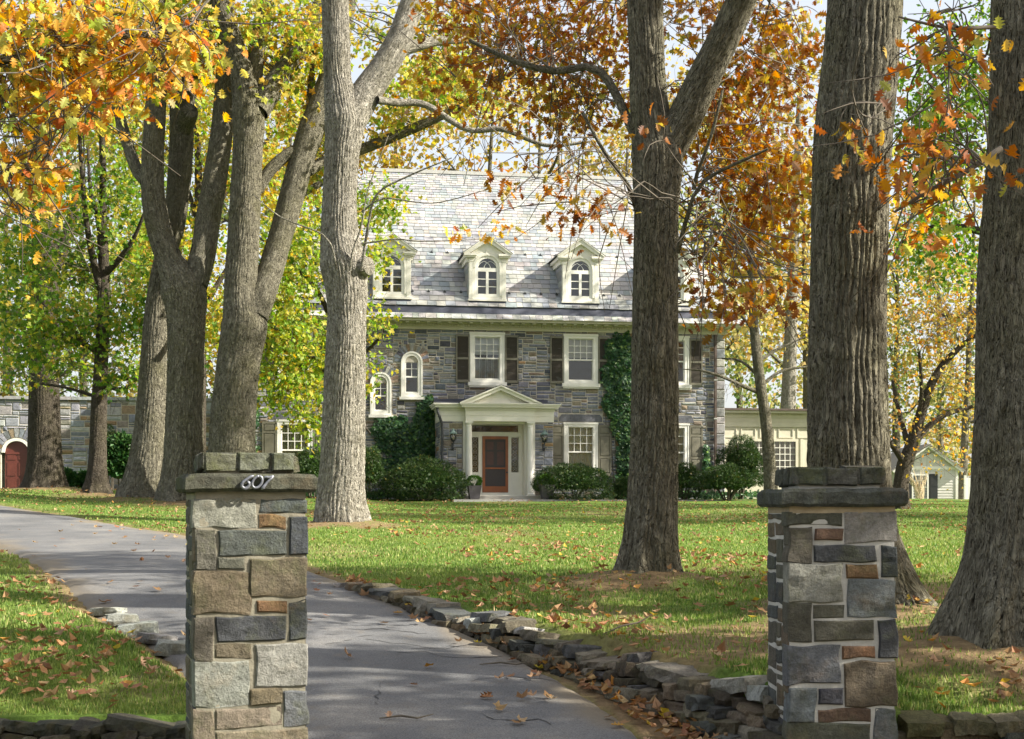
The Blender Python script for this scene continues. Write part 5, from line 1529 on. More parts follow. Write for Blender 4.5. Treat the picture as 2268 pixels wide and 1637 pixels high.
lm = [limb([P(2215,330,9.9), P(2130,385,9.7), P(2060,420,9.6), P(1980,470,9.6)], [.022,.018,.014,.008], 8, .1, seed=3), limb([P(2210,60,9.9), P(2100,62,9.7), P(1990,38,9.6)], [.016,.012,.006], 8, .1, seed=4)]
for V_, F_, U_ in lm: obj('limb', mesh_np('limb', V_-o6, F_, TWIG, uv=U_, smooth=True), T6)

# pale-barked oak left of the porch
T3, o3, a3 = tree('oak_tree', 'sunlit pale grey forked trunk left of the porch with a sawn-off burl', 30.2,
    [(755,1165,112),(755,1100,104),(760,1000,96),(763,850,90),(768,700,84),(767,640,92),(760,585,102),(752,520,82),(752,440,72),(757,340,76),(762,270,88),(748,180,60),(745,100,58),(742,0,58),(740,-160,50),(730,-420,30)],
    [[(775,270,70),(812,205,66,.2),(850,150,60,.3),(885,85,56,.4),(908,20,52,.5),(960,-120,44,.8)],
     [(780,604,52),(802,592,48,-.15),(818,590,40,-.25)],
     [(835,222,18,0),(880,228,17,.3),(942,233,15,.5),(1035,287,12,.6),(1113,287,12,.6),(1210,322,9,.5),(1307,314,5,.4)],
     [(1105,287,8,.6),(1115,255,7,.7),(1118,250,5,.7)],
     [(860,120,34,.6),(925,100,26,.9),(980,90,18,1.2),(1040,90,12,1.5)],
     [(800,600,7,-.4),(815,500,6,-.6),(835,430,5,-.8),(905,390,4,-.9),(1000,350,2.5,-1)],
     [(745,600,5,-.6),(738,560,4.5,-.7),(715,520,4,-.8),(620,480,3,-1),(560,430,2,-1.2)],
     [(775,600,5,-.6),(780,560,4.5,-.7),(800,500,4,-.8),(815,420,3,-1),(860,300,2,-1.2)],
     [(800,470,4,-.6),(850,440,3.5,-.7),(960,450,2.5,-.8),(1080,420,2,-1)],
     [(800,540,4,-.6),(880,530,3.2,-.7),(930,535,2.5,-.8),(1080,530,1.6,-1)]],
    BARKL, 160, .028, (.16,.35,6), 3, 'large oaks around the lawn', limb_seg=44, ds=.08, limb_ridge=.010)
crown(T3, o3, [pblob(815,60,60,70,34,260,1), pblob(960,70,110,80,33,620,1.5), pblob(1010,140,80,80,33,420,1.5), pblob(690,40,60,60,33,200,1)], YGREEN+GOLDEN, .15, 'oak', R1, per=9, anchors=[a3[1], a3[3], a3[5]], twn=5)
crown(T3, o3, [pblob(1050,515,90,12,28.5,30,.3), pblob(1100,510,50,12,28.5,16,.3)], ORANGE, .17, 'oak', R1, per=4, spread=.12)

TE, oE, aE = tree('oak_tree', 'big forked oak rising behind the numbered pillar, long limb reaching right', 36.9,
    [(513,1125,107.5),(513,1060,103.7),(513,1000,98.9),(518,900,96.0),(528,800,92.2),(540,720,99.8),(533,640,72.2),(537,560,68.6),(543,450,65.1),(548,330,63.4),(550,250,70.4),(535,160,49.3),(515,90,44.0),(490,20,40.5),(460,-100,35.2)],
    [[(560,700,67.2),(595,610,56.3,.3),(625,510,52.8,.5),(655,400,54.6,.6),(685,300,58.1,.7),(715,220,52.8,.8),(745,120,45.8,1),(770,0,38.7,1.2)],
     [(570,245,52.8),(615,175,47.5,.3),(655,120,42.2,.5),(690,60,40.5,.7),(722,-10,37.0,.9),(780,-150,29.9,1.3)],
     [(560,190,40.5,.3),(568,110,37.0,.3),(585,30,35.2,.2),(600,-100,29.9,.2)],
     [(570,420,26.4,.3),(600,375,26.4,.4),(640,340,24.6,.5),(665,330,22.9,.6)],
     [(682,380,22.9,.8),(715,360,23.8,1.2),(760,345,23.8,1.6),(803,330,22.9,2),(860,308,22.0,2),(919,283,21.1,2),(997,248,16.7,2),(1055,217,13.2,2),(1152,147,7.9,2)],
     [(682,300,15.8,.9),(684,225,14.1,1),(698,97,10.6,1.2)],
     [(560,640,15.8,1.2),(600,560,15.0,2),(650,450,17.6,2.5),(720,400,14.1,3)]],
    BARK, 120, .030, (.3,.4,5), 8, 'large oaks around the lawn', limb_seg=56, ds=.09, limb_ridge=.014)
crown(TE, oE, [pblob(640,70,110,100,37,1300,2.5), pblob(640,210,70,90,38,500,2), pblob(990,190,140,70,38.5,900,2), pblob(860,250,90,50,38.5,380,1.5), pblob(700,330,50,90,39,420,1.5), pblob(470,80,90,90,38,900,2)], GOLDEN+YGREEN[:3], .16, 'maple', R1, per=12, anchors=[aE[1], aE[2], aE[5]], twn=16)
TD, oD, aD = tree('oak_tree', 'wide twin-stemmed oak with its left stem curving out, left of the numbered pillar', 37.7,
    [(402,1120,96.0),(404,1060,91.2),(407,1000,86.4),(409,900,80.6),(411,800,78.7),(412,700,86.4),(405,640,99.0),(378,580,59.4),(355,520,52.2),(340,440,49.5),(338,350,47.7),(344,250,45.0),(349,150,43.2),(347,50,41.4),(346,-80,36.0)],
    [[(430,630,59.4),(450,560,55.8,.2),(462,480,54.0,.4),(476,400,52.2,.5),(490,300,48.6,.6),(498,200,45.0,.6),(503,100,41.4,.6),(500,0,39.6,.6),(495,-120,36.0,.6)],
     [(322,400,27.0,.2),(300,370,26.1,.4),(268,271,24.3,.8),(240,155,21.6,1.2),(209,20,18.0,1.6),(190,-80,14.4,2)]],
    BARK, 120, .030, (.25,.4,5), 9, 'large oaks around the lawn', limb_seg=56, ds=.09, limb_ridge=.014)
TC, oC, aC = tree('oak_tree', 'leaning pale oak trunk partly hidden by the twin-stemmed oak', 38.9,
    [(318,1112,92),(322,1050,80),(332,950,66),(338,850,60),(344,720,52),(352,640,46),(368,560,44),(385,500,46),(396,400,50),(402,300,52),(398,220,46),(388,120,42),(380,20,38),(376,-80,34)],
    [[(405,300,34),(418,255,40,-.5),(421,245,34,-.7)], [(408,270,26,.2),(428,190,22,.3),(444,136,18,.3),(452,60,14,.3),(455,-60,10,.3)]],
    BARK, 130, .025, (.25,.5,5), 10, 'large oaks around the lawn', limb_seg=44, ds=.1, limb_ridge=.010)
crown(TD, oD, [pblob(300,60,120,80,38,1200,2.5), pblob(420,20,120,60,38,600,2), pblob(180,160,100,120,39,1100,2)], GOLDEN+YGREEN[:2], .16, 'maple', R1, per=12, anchors=[aD[2], aD[0]], twn=12)
TA, oA, aA = tree('oak_tree', 'broad dark oak trunk beside the arched red door', 46.1,
    [(100,1085,78),(99,1000,72),(98,900,66),(97,800,62),(98,720,60),(100,600,56),(96,450,48),(90,300,40),(85,100,30)],
    [[(92,790,12,-.5),(70,770,10,-1),(40,745,7,-1.5)],[(100,640,30,0),(150,520,24,.5),(180,380,18,1)]], BARKD, 100, .03, (.3,.4,5), 11, 'large oaks around the lawn', ds=.12)
TB, oB, aB = tree('maple_tree', 'slender dark maple with low spreading limbs before the garden wall', 41.4,
    [(214,1100,44),(215,1050,40),(218,960,36),(220,880,34),(224,800,30),(228,700,27),(230,600,24),(226,500,22),(228,430,16),(226,300,12)],
    [[(226,650,18),(212,600,16,-.2),(200,540,14,-.4),(190,480,12,-.6),(180,360,9,-.8),(172,240,6,-1)],
     [(228,610,16),(250,590,14,-.2),(275,560,12,-.4),(300,520,9,-.6),(320,470,6,-.8)],
     [(222,870,13),(240,842,13,-.3),(270,838,10,-.6),(305,840,7,-.8)],[(230,850,10),(262,862,10,-.4),(300,852,7,-.8)],
     [(224,790,13),(200,770,11,-.3),(170,755,9,-.6),(120,735,6,-.9)],[(218,880,9),(150,860,6,.4),(90,850,4,.8)],
     [(226,560,12),(215,480,10,.3),(200,420,8,.5),(195,330,6,.6)]],
    BARKD, 64, .012, (.5,.3,6), 12, limb_seg=24, ds=.12)
crown(TB, oB, [pblob(100,700,100,80,39,950,2.0), pblob(230,720,100,70,40.5,700,1.6), pblob(60,560,80,90,40,900,2), pblob(250,520,120,100,42,1000,2.0), pblob(330,650,60,110,41,560,1.4), pblob(150,430,130,80,42,950,2.2), pblob(300,400,70,80,42,520,1.8), pblob(70,795,60,30,39,220,1.0), pblob(255,835,50,36,39.5,200,.8), pblob(20,650,50,110,40,500,1.4), pblob(180,620,60,70,42,360,1), pblob(150,800,90,60,43,500,1.2), pblob(330,790,50,70,43,320,1), pblob(20,820,50,50,43,200,1)],
      YGREEN+MGREEN[:2], .145, 'maple', R1, per=10, spread=.28, anchors=aB, twn=12, r0=.014)
# maple in front of the house, behind the pale oak
TM, oM, aM = tree('maple_tree', 'green and yellow maple in leaf against the house wall behind the pale trunk', 46.5,
    [(742,1098,34),(742,1000,32),(745,900,30),(740,800,27),(738,700,24),(735,600,20),(730,500,15),(728,430,10)],
    [[(742,860,14),(690,790,12,-.4),(630,740,9,-.8),(580,720,6,-1)],[(742,880,12),(690,880,10,-.5),(640,850,8,-1),(600,900,5,-1.2)],[(738,720,13),(700,640,10,.2),(640,580,8,.2)],[(744,850,12),(800,790,9,-.3),(850,740,6,-.6)],[(742,930,9),(790,930,6,-.5),(820,960,4,-.8)]],
    BARKD, 40, .008, (.5,.4,5), 13, limb_seg=18, ds=.15)
crown(TM, oM, [pblob(660,560,90,90,46,1500,1.8), pblob(630,680,80,90,45.5,1500,1.6), pblob(680,790,70,80,45.3,1150,1.5), pblob(640,860,60,70,45,800,1.3), pblob(840,560,40,60,46,240,.9), pblob(830,720,32,60,45.5,220,.8), pblob(690,930,36,55,45,320,.8), pblob(850,450,45,70,47,420,1), pblob(760,480,80,70,47,800,1.5), pblob(826,830,18,50,45.3,90,.5), pblob(590,780,40,60,45.5,360,1)],
      YGREEN, .15, 'maple', R1, per=12, spread=.26, anchors=aM, twn=10, r0=.012)
TN, oN, aN = tree('maple_tree', 'tall yellow-green maple filling the gap behind the twin-stemmed oak', 50.5,
    [(440,1098,36),(440,950,32),(442,800,28),(438,650,24),(440,450,18),(436,250,12)],
    [[(440,760,14),(390,650,11,.3),(340,560,7,.5)],[(440,700,14),(500,600,11,.4),(560,520,7,.7)],[(440,500,12),(400,380,8,.3),(330,280,5,.5)],[(440,520,12),(520,400,8,.3),(600,300,5,.5)]],
    BARKD, 30, .0, (.4,.4,5), 23, limb_seg=14, ds=.2)
crown(TN, oN, [pblob(400,560,120,120,50,2200,2), pblob(470,330,130,110,51,1500,2.4), pblob(300,300,110,110,51,1200,2.2), pblob(600,380,80,120,51,1000,2), pblob(430,160,160,90,52,1200,2.5), pblob(640,200,90,110,52,800,2), pblob(440,700,90,90,50,1100,1.4), pblob(160,250,120,110,52,1100,2.2)], YGREEN+GOLDEN[:2], .17, 'maple', R1, per=12, spread=.32, anchors=aN, twn=8, r0=.012)
# near oak outside the left edge whose bright branch hangs into view
TL, oL, aL = tree('oak_tree', 'orange-leaved oak bough hanging in from the picture edge beside the maple', 10.8,
    [(-760,1400,200),(-755,900,180),(-740,300,170),(-720,-200,150),(-700,-700,120)],
    [[(-740,230,60),(-450,200,40,.2),(-200,160,26,.3),(0,135,16,.3),(150,105,12,.3),(330,76,8,.3),(470,70,3,.3)],
     [(-740,500,50),(-400,420,30,.2),(-150,380,16,.2),(60,390,6,.2)]], BARK, 60, .0, (.5,.3,5), 14, 'large oaks around the lawn', ds=.15)
crown(TL, oL, [pblob(60,150,130,110,11.4,950,1.0), pblob(200,110,120,90,11.4,640,.9), pblob(340,100,110,70,11.2,420,.7), pblob(40,360,65,70,11.2,330,.5), pblob(80,20,140,50,11.7,520,1.0)], ORANGE+ORANGE[:2]+YGREEN[1:3], .094, 'oak', R1, per=7, spread=.17, down=1.0, anchors=aL[1:], twn=18, r0=.01)
own_leaves(TL, oL, [pblob(400,95,110,60,10.6,120,.4), pblob(190,230,120,60,10.5,110,.4), pblob(60,400,60,50,10.5,70,.3)], ORANGE, .10, R1, per=5, spread=.10, anchors=aL[1:], twn=30)

# bare small tree before the garden room
TG, oG, aG = tree('bare_tree', 'thin leafless tree in front of the tan garden room', 48.0,
    [(1706,1085,29.8),(1704,1040,27.8),(1700,977,26.9),(1694,920,24.0),(1686,868,23.0),(1676,790,22.1),(1668,706,19.2),(1664,600,13.9),(1662,480,9.8),(1658,380,5.7)],
    [[(1678,868,10.6),(1645,855,8.6,-.3),(1600,835,6.7,-.7),(1550,820,4.8,-1),(1512,818,1.9,-1.2)],[(1676,830,7.7),(1640,800,5.8,.2),(1598,794,3.8,.4)],[(1690,850,8.6),(1730,822,6.7,.2),(1788,812,3.8,.5)],[(1680,800,8.6),(1720,775,5.8,.3),(1784,745,3.8,.5)],[(1672,740,7.7),(1640,700,4.8,-.2),(1600,690,2.5,-.4)],[(1666,640,6.6),(1700,600,4.1,.2),(1740,560,2.5,.2)],[(1666,620,4.9),(1630,560,3.3,.2),(1600,520,1.6,.4)]],
    BARK, 40, .010, (.3,.3,5), 15, limb_seg=14, ds=.12)
cc = [np.array([tuple(P(x, y, 48+d)) for x, y, d in [(1530,790,-1),(1560,850,-1.2),(1600,760,-.3),(1620,720,-.5),(1650,690,.2),(1590,880,-1),(1730,760,.5),(1760,720,.5),(1740,680,.3),(1640,620,.2),(1700,540,.2),(1610,800,-.2),(1770,790,.4),(1630,860,-.8),(1580,700,-.3)]])]*2
twigs(TG, oG, cc, aG, R1, r0=.012, maxn=40, frac=1.0)
# forked small tree with thin golden leaves near the cottage
TI, oI, aI = tree('golden_tree', 'low-forking small tree with sparse golden leaves before the cottage', 43.0,
    [(1994,1090,34),(1996,1060,32),(2003,1030,34),(2014,1000,30),(2026,960,26),(2044,900,21),(2062,850,18),(2090,805,15),(2130,765,11),(2165,740,8)],
    [[(2005,1030,16),(1985,1000,13,-.2),(1968,975,11,-.3),(1950,930,8,-.4)],[(2018,990,18),(2050,950,15,.3),(2090,920,12,.6),(2155,900,8,.9)],[(2010,985,14),(1998,940,11,.3),(1985,890,9,.5),(1975,840,6,.7)],[(2030,950,12),(2040,870,9,-.3),(2035,780,6,-.5)]],
    BARKD, 44, .010, (.3,.3,5), 16, limb_seg=18, ds=.12)
crown(TI, oI, [pblob(2060,760,100,60,43,420,1.6), pblob(2030,680,70,50,43,360,1.4), pblob(2110,860,50,80,43,220,1.2), pblob(1985,860,40,80,43,160,1), pblob(2110,700,60,40,42,320,1), pblob(2095,975,50,36,42,130,.7), pblob(2000,960,30,60,42,90,.6), pblob(2118,1050,14,46,42,30,.3)], PALE+GOLDEN[:2]+ORANGE[:1], .14, 'small', R1, per=8, spread=.35, anchors=aI, twn=14, r0=.01)
# green tree on the right, and an off-frame oak that shades the house
TR, oR, aR = tree('maple_tree', 'tall green-leaved tree behind the trunks near the right edge', 52.0,
    [(2330,1095,60),(2330,900,56),(2320,700,50),(2300,500,44),(2270,300,36),(2250,100,28),(2240,-150,20)],
    [[(2320,700,24),(2240,660,20,-.3),(2130,700,12,-.6),(2060,690,7,-.8)],[(2310,560,26),(2200,520,20,.2),(2080,500,12,.3),(1990,540,6,.3)],[(2300,480,26),(2380,300,22,.5),(2460,100,16,1)],[(2280,340,20),(2180,220,14,.3),(2080,120,9,.5)]],
    BARKD, 50, .0, (.4,.4,5), 17, ds=.2)
crown(TR, oR, [pblob(2080,260,100,220,52,3600,3), pblob(2080,560,110,90,51,900,2), pblob(2250,150,130,250,52,2600,4), pblob(2420,250,140,300,52,2200,4), pblob(2200,-250,260,180,52,1900,4), pblob(1960,-330,120,150,52,700,2.5)], MGREEN+YGREEN[:2], .22, 'small', R1, per=14, spread=.4, anchors=aR, twn=10, r0=.02)

# ------------------------------------------------------------------ woods behind
R2 = np.random.default_rng(55)
bg = [(1735,78,.95,30,'pale','pale straight trunk rising behind the garden room roof'),(905,82,.7,26,'gold','golden tree behind the slate roof, left end of the ridge'),(1180,86,.6,26,'gold','golden tree behind the middle of the slate roof'),(1370,84,.6,24,'pale','thin golden tree behind the right end of the slate roof'),
      (1650,96,.6,22,'dull','yellow-green tree behind the bare tree'),(1850,100,.7,25,'pale','pale yellow tree behind the massive trunk'),(1985,105,.7,24,'dull','dull green tree behind the golden forked tree'),(2085,112,.6,26,'pale','pale autumn tree behind the cottage'),(2190,108,.7,27,'dull','grey-green tree behind the cottage fence'),(2330,104,.7,26,'gold','golden tree beyond the right edge of the cottage'),
      (20,84,.7,22,'pale','pale orange tree behind the arched door'),(190,92,.7,25,'dull','yellow-green tree behind the garden wall'),(330,86,.7,26,'gold','golden tree behind the leaning pale trunk'),(520,94,.7,26,'dull','green tree behind the forked oak and house roof'),(690,90,.7,27,'gold','golden tree behind the left hip of the roof'),(-150,95,.7,25,'gold','golden tree beyond the left edge of the garden wall'),
      (1040,78,.6,25,'gold','golden tree behind the left part of the slate roof'),(1275,92,.6,28,'pale','pale golden tree behind the roof ridge, between two dormers'),(1480,90,.6,28,'gold','golden tree behind the forked oak and the roof end'),(1580,88,.6,26,'dull','green tree behind the house corner'),(1790,84,.6,23,'gold','golden tree behind the garden room end'),(2130,98,.6,24,'gold','golden tree behind the right end of the cottage'),(100,78,.6,22,'dull','green tree behind the broad dark trunk'),(430,80,.6,24,'dull','green tree behind the twin-stemmed oak'),(600,82,.6,26,'gold','golden tree behind the left end of the house')]
PM = dict(pale=PALE, gold=GOLDEN+PALE[:2], dull=DULLG)
for k, (px, D, wd, ht, pl, lab) in enumerate(bg):
    x = (px-CX)/F*D; z0 = gz(x, D)
    T = empty('woodland_tree', (x, D, z0), 0, label=lab, cat='tree', group='trees of the wood behind the house')
    o = np.array([x, D, z0])
    lean = R2.uniform(-.06, .06)
    path = [(x + lean*h, D + R2.uniform(-.2,.2), z0-.2+h) for h in np.linspace(0, ht*.85, 8)]
    V, Fc, UV = limb(path, np.linspace(wd/2, .07, 8), 14, .6, (.35,.5,4), 0, k)
    obj('trunk', mesh_np('trunk', V-o, Fc, BARKL if pl == 'pale' else BARK, uv=UV, smooth=True), T)
    anch = [path]
    for q in range(7):
        h = ht*R2.uniform(.22, .7); a = R2.uniform(0, 2*math.pi); L = R2.uniform(2.5, 5.5)
        s0 = np.array([x+lean*h, D, z0+h]); e = s0 + np.array([math.cos(a)*L, math.sin(a)*L, L*R2.uniform(.3,.9)])
        pp = [s0, (s0+e)/2 + R2.normal(size=3)*.3 - np.array([0,0,.2]), e]
        V, Fc, UV = limb(pp, [.11,.07,.03], 7, .5, None, 0, q); obj('limb', mesh_np('limb', V-o, Fc, BARK, uv=UV, smooth=True), T); anch.append(pp)
    bl = [(x+R2.uniform(-3,3), D+R2.uniform(-2.5,2.5), z0+ht*R2.uniform(.16,.95), R2.uniform(2,3.4), R2.uniform(1.8,3), R2.uniform(1.5,2.8), 250) for q in range(13)]
    crown(T, o, bl, PM[pl], .30, 'tiny', R2, per=10, spread=.5, anchors=anch, twn=3, r0=.02)
# far belt of woodland
pos = []
for k in range(105):
    x = R2.uniform(-90, 100); y = R2.uniform(128, 165); h = R2.uniform(5, 15)
    pos.append((x, y, 2+h*.55, R2.uniform(3,6), R2.uniform(3,5), h*.6, 330))
pp, _ = crown_points(pos, R2, 10, .7)
cols = leaf_colors(len(pp), DULLG+PALE, R2)
pos2 = [(R2.uniform(-45, 45), R2.uniform(-34, -22), R2.uniform(.5, 11), R2.uniform(3,5), R2.uniform(2,3), R2.uniform(2,4), 260) for k in range(46)]  # unseen tree belt behind the camera, added to cut sky light from the front
p2, _ = crown_points(pos2, R2, 10, .7)
link(bpy.data.objects.new('woodland', leaf_mesh('woodland', p2, .7*R2.uniform(.7,1.3,len(p2)), frames(len(p2), R2), leaf_colors(len(p2), DULLG+GOLDEN, R2), 'tiny', LEAF)), None, label='unseen belt of autumn trees added behind the viewer to dim front sky light', cat='woodland', kind='stuff')
link(bpy.data.objects.new('woodland', leaf_mesh('woodland', pp, .5*R2.uniform(.7,1.3,len(pp)), frames(len(pp), R2), cols, 'tiny', LEAF)), None, label='distant belt of autumn woodland behind the house', cat='woodland', kind='stuff')

# ------------------------------------------------------------------ crowns above and beside the picture that shade the garden
R3 = np.random.default_rng(77)
def side_tree(x, y, h, r, wd, n, lab, z0f=.32):
    z0 = gz(x, y); T = empty('oak_tree', (x, y, z0), 0, label=lab, cat='tree', group='oaks beyond the picture edge'); o = np.array([x, y, z0])
    path = [(x, y, z0-.2+q) for q in np.linspace(0, h*.8, 7)]
    V, Fc, UV = limb(path, np.linspace(wd/2, .1, 7), 16, .5, (.4,.4,5), 0, x); obj('trunk', mesh_np('trunk', V-o, Fc, BARK, uv=UV, smooth=True), T)
    bl = []
    for q in range(11):
        a = R3.uniform(0, 6.28); t = R3.uniform(.2, .9)*r; bl.append((x+math.cos(a)*t, y+math.sin(a)*t, z0+h*R3.uniform(z0f, 1.0), r*.30, r*.30, h*.085, n//11))
    crown(T, o, bl, GOLDEN+BROWN, .26, 'small', R3, per=12, spread=.4, anchors=[path], twn=5, r0=.03)
side_tree(11.0, 7.0, 11.5, 4.2, .8, 4400, 'golden oak outside the right edge nearest the road', .30)
side_tree(12.0, 13.2, 15, 3.8, .8, 4200, 'golden oak outside the right edge abreast of the massive trunk', .34)
side_tree(21.5, 33.5, 24, 5.0, .9, 7000, 'golden oak outside the right edge far down the lawn', .36)
side_tree(17.5, 30.6, 13.5, 3.3, .8, 4400, 'golden oak outside the right edge abreast of the pale trunk', .30)
side_tree(22.0, 43.0, 24, 5.0, .9, 7000, 'golden oak outside the right edge abreast of the house front', .36)
for T, o, x, y, z, r, hh, n in ((T4,o4,1.6,15.2,10.5,3.6,2.4,1300),(T5,o5,3.6,13.4,11.2,3.0,2.0,500),(T3,o3,-3.3,30.2,17.5,4.5,2.6,1100),(TE,oE,-6.5,36.9,19,5,3,1000)):
    bl = [(x+R3.uniform(-r,r)*.7, y+R3.uniform(-r,r)*.7, z+R3.uniform(-hh,hh)*.6, r*.4, r*.4, hh*.4, n//9) for q in range(9)]
    crown(T, o, bl, GOLDEN, .24, 'small', R3, per=12, spread=.35, name='upper_crown')

# ------------------------------------------------------------------ shrubs, ivy, planters
R4 = np.random.default_rng(9)
YEW = [((.034,.072,.02),40),((.052,.10,.025),30),((.085,.13,.03),18),((.02,.045,.016),12),((.24,.2,.04),2)]
BOX = [((.05,.12,.02),40),((.08,.17,.025),30),((.03,.08,.018),20)]
IVY = [((.022,.066,.025),36),((.036,.095,.032),30),((.07,.15,.036),14),((.018,.05,.022),16),((.15,.24,.05),6)]
COVER = [((.03,.09,.03),40),((.05,.13,.035),30),((.08,.16,.04),16)]
def shrub(name, label, px, py, D, hw, hh, n, pal=YEW, size=.07, shape='tuft', lumps=9, stems=0, cat='shrub', group=None, depth=None, flat=.25):
    """rounded evergreen: many small sprays over an uneven mound, woody stems inside"""
    s = D/F; q = P(px, py, D); x, y = q.x, q.y; z0 = gz(x, y)
    rx, rz = hw*s, hh*s; ry = depth or rx*.8
    S = empty(name, (x, y, z0), 0, label=label, cat=cat, group=group); o = np.array([x, y, z0])
    d = R4.normal(size=(n, 3)); d /= np.linalg.norm(d, axis=1)[:, None]
    low = -flat
    d[:, 2] = np.where(d[:, 2] < low, -d[:, 2]*.8, d[:, 2])
    r = 1 + .30*(fbm(d[:,0]*2.1+px, d[:,1]*2.1, d[:,2]*2.1, 3)-.5)*2 + .10*(vnoise(d[:,0]*6+px, d[:,1]*6, d[:,2]*6)-.5)
    r *= np.power(R4.uniform(.55, 1, n), .22) * np.where(R4.uniform(0,1,n) < .04, R4.uniform(1.04,1.14,n), 1)
    c0 = rz*(.5 if flat else .5)
    pos = d*r[:, None]*np.array([rx, ry, rz*.58]) + np.array([x, y, z0+rz*.46])
    pos[:, 2] = np.maximum(pos[:, 2], z0+.03+R4.uniform(0,.1,n))
    nv = d*np.array([1/rx, 1/ry, 1/rz]); nv /= np.linalg.norm(nv, axis=1)[:, None]
    R = frames(n, R4, -.1, None)
    out = nv + R4.normal(size=(n, 3))*.55; out /= np.linalg.norm(out, axis=1)[:, None]
    b = np.cross(R4.normal(size=(n, 3)), out); b /= np.linalg.norm(b, axis=1)[:, None]
    R = np.stack([out, b, np.cross(out, b)], 2)
    obj('foliage', leaf_mesh('foliage', pos, size*R4.uniform(.6, 1.3, n), R, leaf_colors(n, pal, R4, .3), shape, EVERGREEN, o), S, kind='stuff')
    parts = []
    for k in range(max(5, stems)):
        a = R4.uniform(0, 6.28); e = np.array([math.cos(a)*rx*.7, math.sin(a)*ry*.7, rz*R4.uniform(.55,.95)])
        parts.append(limb([(.08*math.cos(a), .08*math.sin(a), -.05), tuple(e*np.array([.45,.45,.5])), tuple(e)], [.03,.024,.01], 6, .25, seed=k))
    V, Fc, UV = join_np(parts); obj('stems', mesh_np('stems', V, Fc, TWIG, uv=UV, smooth=True), S)
    # dark inner twiggery so the mound is not hollow
    m = max(300, n//6); dd = R4.normal(size=(m, 3)); dd /= np.linalg.norm(dd, axis=1)[:, None]; dd[:, 2] = np.abs(dd[:, 2])*1.0
    ip = dd*np.power(R4.uniform(0.1,.8,(m,1)),.6)*np.array([rx, ry, rz*.55])*.85 + np.array([x, y, z0+rz*.4])
    ip[:, 2] = np.maximum(ip[:, 2], z0+.1)
    obj('inner_foliage', leaf_mesh('inner_foliage', ip, np.full(m, size*2.4), frames(m, R4, 0), leaf_colors(m, pal[:2], R4, .2), 'tiny', EVERGREEN, o), S, kind='stuff')
    return S
shrub('yew_bush', 'wide clipped yew mound left of the front door', 940, 1107, 53.0, 98, 86, 13000, flat=.8)
shrub('yew_bush', 'clipped yew mound dotted with yellow leaves right of the front door', 1270, 1107, 53.4, 90, 78, 11500, flat=.8)
shrub('yew_bush', 'dark upright yew bush between the pale trunk and the ivy', 815, 1095, 53.0, 36, 116, 5500, depth=.7, flat=.7)
shrub('yew_bush', 'dark yew bush under the shuttered window beside the pale trunk', 690, 1095, 52.5, 40, 112, 5000, depth=.7, flat=.7)
shrub('yew_bush', 'small yew bush at the foot of the ivy column', 1380, 1102, 54.2, 24, 50, 2200, flat=.8)
shrub('yew_bush', 'yew bush under the far window right of the forked oak', 1515, 1100, 54.5, 42, 80, 4600, flat=.7)
shrub('yew_bush', 'open-stemmed spreading yew beside the garden room', 1610, 1102, 53.5, 72, 76, 8500, stems=16, flat=-.12)
shrub('round_shrub', 'tall rounded evergreen shrub at the house corner', 1640, 1098, 55.2, 52, 136, 8500, stems=10)
shrub('rhododendron_bush', 'broad-leaved evergreen bush at the garden wall', 268, 1095, 53.0, 40, 120, 2600, pal=COVER+YEW[:2], size=.17, shape='small')
shrub('rhododendron_bush', 'small shrub at the garden wall between two trunks', 150, 1090, 53.5, 18, 46, 1200, pal=COVER+YEW[:2], size=.13, shape='small')
shrub('round_shrub', 'narrow dark evergreen against the garden wall', 245, 1095, 55.5, 20, 138, 2600, depth=.5)
shrub('rhododendron_bush', 'low leafy shrub at the foot of the slender maple', 190, 1092, 53.8, 16, 40, 900, pal=COVER, size=.13, shape='small')

def potted(label, px, py, D, w, green):
    q = P(px, py, D); z0 = 1.965
    S = empty('potted_shrub', (q.x, q.y, z0), HROT, label=label, cat='planter', group='planters beside the front step')
    m = MB(); a, b, h = w*.36, w*.5, w*1.0
    vs = []
    for r, z in ((a,0),(b,h),(b-.03,h),(b-.05,h-.06)): vs += [(-r,-r,z),(r,-r,z),(r,r,z),(-r,r,z)]
    fs = [(3,2,1,0)] + [(4*k+i, 4*k+(i+1)%4, 4*k+4+(i+1)%4, 4*k+4+i) for k in range(3) for i in range(4)] + [(12,13,14,15)]
    m.add(vs, fs).build('pot', POT, S)
    n = 1500; d = R4.normal(size=(n, 3)); d /= np.linalg.norm(d, axis=1)[:, None]
    pos = d*np.power(R4.uniform(.3,1,(n,1)),.25)*np.array([w*.55, w*.55, w*.42])*(1+.15*(vnoise(d[:,0]*4+px, d[:,1]*4, d[:,2]*4)-.5)[:, None]) + np.array([0, 0, h+w*.32])
    b = np.cross(R4.normal(size=(n, 3)), d); b /= np.linalg.norm(b, axis=1)[:, None]
    obj('foliage', leaf_mesh('foliage', pos, .055*R4.uniform(.6,1.3,n), np.stack([d, b, np.cross(d, b)], 2), leaf_colors(n, green, R4), 'small', EVERGREEN), S, kind='stuff')
potted('square grey planter with a clipped box ball left of the step', 1050, 1103, 53.2, .48, BOX)
potted('square grey planter with a bright loose box plant right of the step', 1211, 1106, 52.9, .50, [((.10,.2,.03),30),((.15,.26,.03),20)]+BOX[:1])

